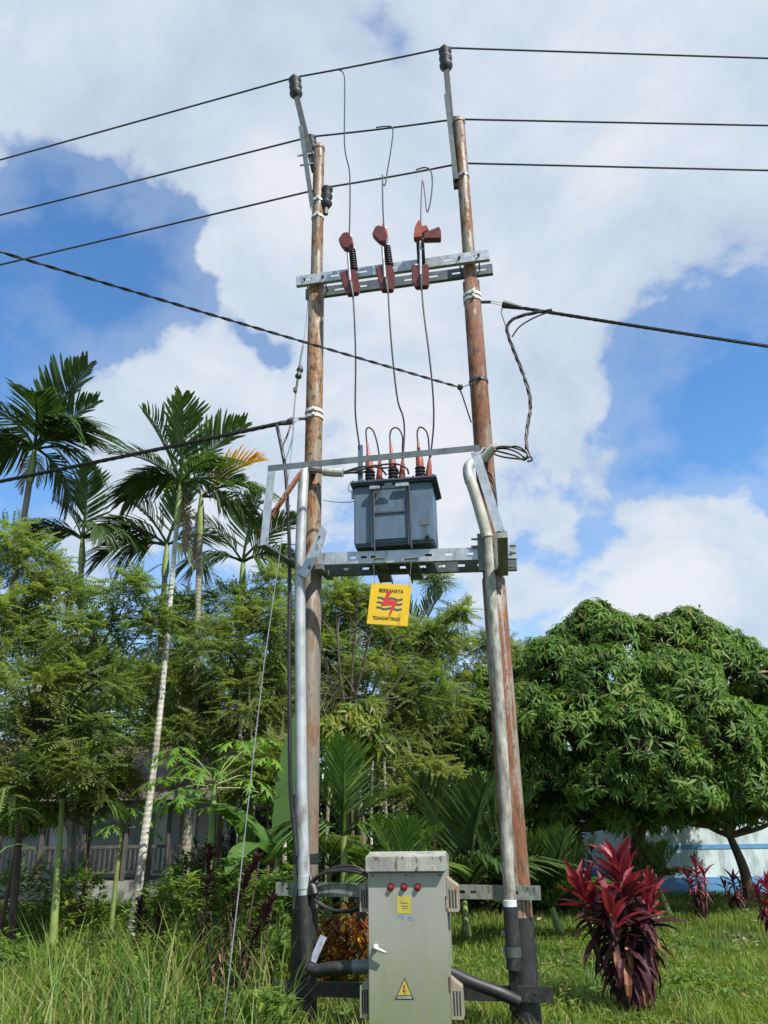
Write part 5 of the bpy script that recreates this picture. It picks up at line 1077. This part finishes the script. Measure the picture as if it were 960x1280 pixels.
text_part('TEGANGAN TINGGI', 'lettering', M['ink'], sg, -.08, -.70, W2*1.34, H2*.17, S, ex, ez, .03)
mb = MB()
for y in (.26, .03, -.22):
    n = 20
    for i in range(n):
        f = lambda t: y+.035*math.sin(t*2*math.pi*2+.6)
        t0, t1 = i/n, (i+1)/n; x0, x1 = -.62+1.26*t0, -.62+1.26*t1
        mb.add([S(x0, f(t0)-.05), S(x1, f(t1)-.05), S(x1, f(t1)+.05), S(x0, f(t0)+.05)], [(0, 1, 2, 3)])
mb.build('wave_emblem', M['wave'], sg)
bolt = [(-.16, .60), (.05, .60), (-.10, .20), (.42, .20), (.10, -.56), (.02, -.60), (.14, -.02), (-.40, -.10)]
MB().prism([S(x, y, .0062) for x, y in bolt], ey*.0012).build('lightning_emblem', M['bolt_red'], sg)
for x, tx, ty in ((-.82, 467, 706), (.9, 514, 704)): MB().tube([S(x, .95, .006), P(tx, ty, .25)], .004, 5).build('hanging_wire', M['stay'], sg)

# ------------------------------------------------------------------ mounting rails at the bottom
r1a, r1b = P(344.5, 1111, .150), P(676, 1116.5, .150); ml = thing('mounting_rail', r1a, 'upper slotted galvanised rail across both poles behind the cabinet', 'rail', 'rails carrying the cabinet')
MB().channel(r1a, r1b, .105, .04, -NN, .006, [(.04, .055), (.66, .68), (.70, .725), (.745, .765), (.9, .92)]).build('channel', M['galv_o'], ml)
r2a, r2b = P(341.5, 1235.5, .152), P(692, 1244, .152); ml2 = thing('mounting_rail', r2a, 'lower dark mossy rail across both poles near the ground', 'rail', 'rails carrying the cabinet')
MB().channel(r2a, r2b, .105, .04, -NN, .006).build('channel', M['bitumen'], ml2)
for k in 'LR':
    for rr, o in ((r1a, ml), (r2a, ml2)):
        q = POLES[k][0].lerp(POLES[k][1], (rr.z-.0)/POLES[k][1].z); MB().tube([q+NN*.16+DD*.09, q-NN*.13+DD*.09], .008, 6).tube([q+NN*.16-DD*.09, q-NN*.13-DD*.09], .008, 6).build('bolt', M['darksteel'], o)
MB().angle(P(387, 1200, .24), P(401, 1168, .20), .06, DD+ZZ*.4, -ZZ).build('bracket', M['galv'], ml2)

# ------------------------------------------------------------------ cabinet
cf = .52; cb = .165; x0, x1 = U(P(459, 1150, cf)), U(P(556, 1150, cf)); zt = P(505, 1089, cf).z; zbm = .10; h0, h1 = U(P(456.5, 1080, cf+.05)), U(P(553.5, 1080, cf+.05)); hz0, hz1 = P(505, 1089.5, cf+.05).z, P(505, 1071, cf+.05).z
x0, x1 = h0+.008, h1+.010
co = PA+DD*((x0+x1)/2)+NN*.35; cbx = thing('electrical_cabinet', co, 'pale grey green steel electrical cabinet with hooded top between the poles', 'electrical cabinet')
MB().lbox(PA, x0, x1, cb, cf-.025, zbm, zt+.02).build('body', M['cab'], cbx, True, .004)
dr = MB().lbox(PA, x0+.006, x1-.006, cf-.022, cf, zbm+.01, zt-.012).build('door', M['cab'], cbx, True, .003)
MB().prism([PA+DD*(h0-.0)+NN*y+ZZ*z for y, z in ((cb-.03, hz0), (cf+.055, hz0), (cf+.055, hz1), (cf*.5+.1, hz1+.035), (cb-.03, hz1))], DD*(h1-h0+.012)).build('hood', M['cab_rust'], cbx, True, .004)
for k, (a, b) in enumerate(((x0-.075, x0-.001), (x1+.001, x1+.090))):
    for zc, hh in ((P(505, 1119, cf).z, .125), (P(505, 1249, cf).z, .14)):
        z_0, z_1 = zc-hh, zc+hh; s = -1 if k == 0 else 1; e = a if s < 0 else b; i = b if s < 0 else a
        sec = [(i, z_0), (e, z_0), (e, z_1-.065), (i, z_1)]
        v = MB().prism([PA+DD*x+NN*(cf-.24)+ZZ*z for x, z in sec], NN*.19).build('vent_hood', M['cab_rust2'], cbx, True, .003)
        mb = MB()
        for j in range(3): xx = min(e, i)+(abs(e-i))*(.28+.26*j); mb.lbox(PA, xx-.006, xx+.006, cf-.0497, cf-.048, z_0+.03, z_1-.09)
        mb.build('louvre', M['slot'], v)
def CF(px, py, d=.0): return P(px, py, cf+d)
for x in (488.5, 505, 522):
    c = CF(x, 1109); l = MB().lathe(c+NN*.001, NN, [(0, .026), (.006, .026), (.006, .021), (.022, .019), (.026, .010)], 14).build('indicator_lamp', M['glasslens'], dr, True)
    MB().lathe(c-NN*.001, NN, [(0, .030), (.0015, .030)], 14).build('bezel', M['slot'], l)
a, b = CF(496, 1120), CF(514, 1142); ua, ub = U(a), U(b); lb = MB().lbox(PA, ua, ub, cf+.0005, cf+.002, b.z, a.z).build('sticker', M['sticker'], dr)
mb = MB()
for k, (x, y, w) in enumerate(((.3, .62, .12), (.6, .60, .42), (.55, .42, .5), (.6, .3, .36))): mb.lbox(PA, ua+(ub-ua)*(x-w/2), ua+(ub-ua)*(x+w/2), cf+.0025, cf+.003, b.z+(a.z-b.z)*(y-.03), b.z+(a.z-b.z)*(y+.03))
mb.build('faded_print', M['galv_o'], lb)
mb = MB()
for x0_, y0_, w, h in ((497, 1144, 1.0, 5), (499, 1144, 1.6, 1.1), (499.6, 1146, 1.4, 1), (502, 1144, 1, 5), (503, 1144, 1.5, 1.1), (504, 1145, 1, 4), (510, 1145, 1, 5), (511, 1145, 1.5, 1.1), (512, 1146, 1, 4), (514, 1146, 2.2, 1), (514, 1149, 2.2, 1), (516, 1147, .9, 3)):
    a_, b_ = CF(x0_, y0_), CF(x0_+w, y0_+h); mb.lbox(PA, U(a_), U(b_), cf+.0006, cf+.0018, b_.z, a_.z)
mb.build('blue_marking', M['blueink'], dr)
tri = [CF(493.5, 1249.5), CF(517.5, 1249.5), CF(505.5, 1222)]
def plane_pt(p, d): return p-NN*((p-PA).dot(NN)-(cf+d))
tg = MB().prism([plane_pt(p, .0006) for p in tri], NN*.0012).build('warning_triangle', M['ink'], dr)
ct = sum(tri, Vector())/3; t2 = [p.lerp(ct, .14) for p in tri]; bl = t2[0].lerp(t2[2], .18); br_ = t2[1].lerp(t2[2], .18)
MB().prism([plane_pt(p, .0022) for p in (bl, br_, t2[2])], NN*.0006).build('yellow_field', M['sticker'], tg)
MB().prism([plane_pt(p, .0022) for p in (t2[0].lerp(t2[1], .03), t2[0].lerp(t2[1], .97), t2[1].lerp(t2[2], .13), t2[0].lerp(t2[2], .13))], NN*.0006).build('caption_strip', M['galv'], tg)
MB().prism([plane_pt(ct+DD*x+ZZ*z, .0032) for x, z in ((-.006, .05), (.008, .05), (.001, .015), (.014, .015), (-.006, -.035), (-.001, .002), (-.013, .002))], NN*.0005).build('bolt_symbol', M['red'], tg)
for zz in (.45, 1.0): MB().lbox(PA, x1-.004, x1+.014, cf-.03, cf+.006, zz, zz+.09).build('hinge', M['cab_rust2'], cbx, True, .003)
for xx in (.02, .5, .98):
    for zz in (zbm+.04, zt-.03): MB().lathe(PA+DD*(x0+.03+(x1-x0-.06)*xx)+NN*(cf+.0005)+ZZ*zz, NN, [(0, .009), (.004, .008)], 8).build('screw', M['rust'], dr)
hn = MB().lathe(CF(469.5, 1184)-NN*.0, NN, [(0, .024), (.012, .022), (.02, .014), (.045, .012)], 12).build('handle', M['conduit'], dr, True)
MB().tube([CF(469, 1183.5)+NN*.047, CF(475, 1186)+NN*.05, CF(483.5, 1189.5)+NN*.05], [.014, .013, .010], 10).build('grip', M['conduit'], hn, True)
MB().lbox(PA, x0-.006, x0+.012, cf-.03, cf+.003, CF(460, 1177).z, CF(460, 1162).z).build('hinge', M['rust'], cbx)
MB().lbox(PA, x0+.05, x0+.15, cb+.05, cf-.08, -.1, zbm-.002).lbox(PA, x1-.15, x1-.05, cb+.05, cf-.08, -.1, zbm-.002).build('foot', M['concrete'], cbx)

# ducts and cable coil by the cabinet
dk = thing('cable_duct', P(600, 1230, .2), 'black plastic duct slanting from the cabinet down to the right pole', 'pipe', 'black ducts entering the cabinet')
MB().tube(cat([P(548, 1209, .30), P(562, 1215, .30), P(590, 1228, .31), P(625, 1241, .30), P(648, 1252, .26)], 6), .046, 14).build('pipe', M['cable'], dk, True)
MB().lathe(P(552, 1210.5, .30), (P(562, 1215, .30)-P(552, 1210.5, .30)), [(0, .055), (.06, .055)], 14).build('collar', M['bitumen'], dk, True)
dk2 = thing('cable_duct', P(420, 1212, .25), 'black plastic duct with a grey end entering the cabinet from the left pole', 'pipe', 'black ducts entering the cabinet')
MB().tube(cat([P(384, 1208, .22), P(395, 1213, .25), P(415, 1210, .28), P(445, 1209, .30)], 6), .048, 14).build('pipe', M['bitumen'], dk2, True); MB().tube([P(441, 1209, .30), P(462, 1208, .30)], .051, 14).build('grey_sleeve', M['galv_d'], dk2, True)
cl = thing('cable_coil', P(426, 1112, .22), 'coil of black cable hung on the upper rail left of the cabinet', 'cable coil'); ctr = P(427, 1111, .2); 
for k in range(3):
    pts = [ctr+DD*((.262+.012*k)*math.cos(g)+.01*k)+ZZ*((.175-.012*k)*math.sin(g)+.012*math.sin(2*g+k))+NN*(.03*k-.02) for g in [2*math.pi*i/40 for i in range(40)]]
    MB().tube(pts+[pts[0]], .0115, 7).build('loop', M['cable'], cl, True)
MB().tube(cat([P(388, 1095, .2), P(391, 1112, .24), P(398, 1125, .22)], 5), .02, 7).tube([P(391, 1107, .23), P(394, 1118, .25)], .03, 8).build('binding', M['cable'], cl, True)
wire('earth_wire', 'thin dark wire looping down the left side of the left pole foot', [P(371, 1070, .22), P(372, 1110, .21), P(369, 1140, .2), P(366, 1170, .18), P(372, 1192, .2), P(380, 1201, .24)], .007)
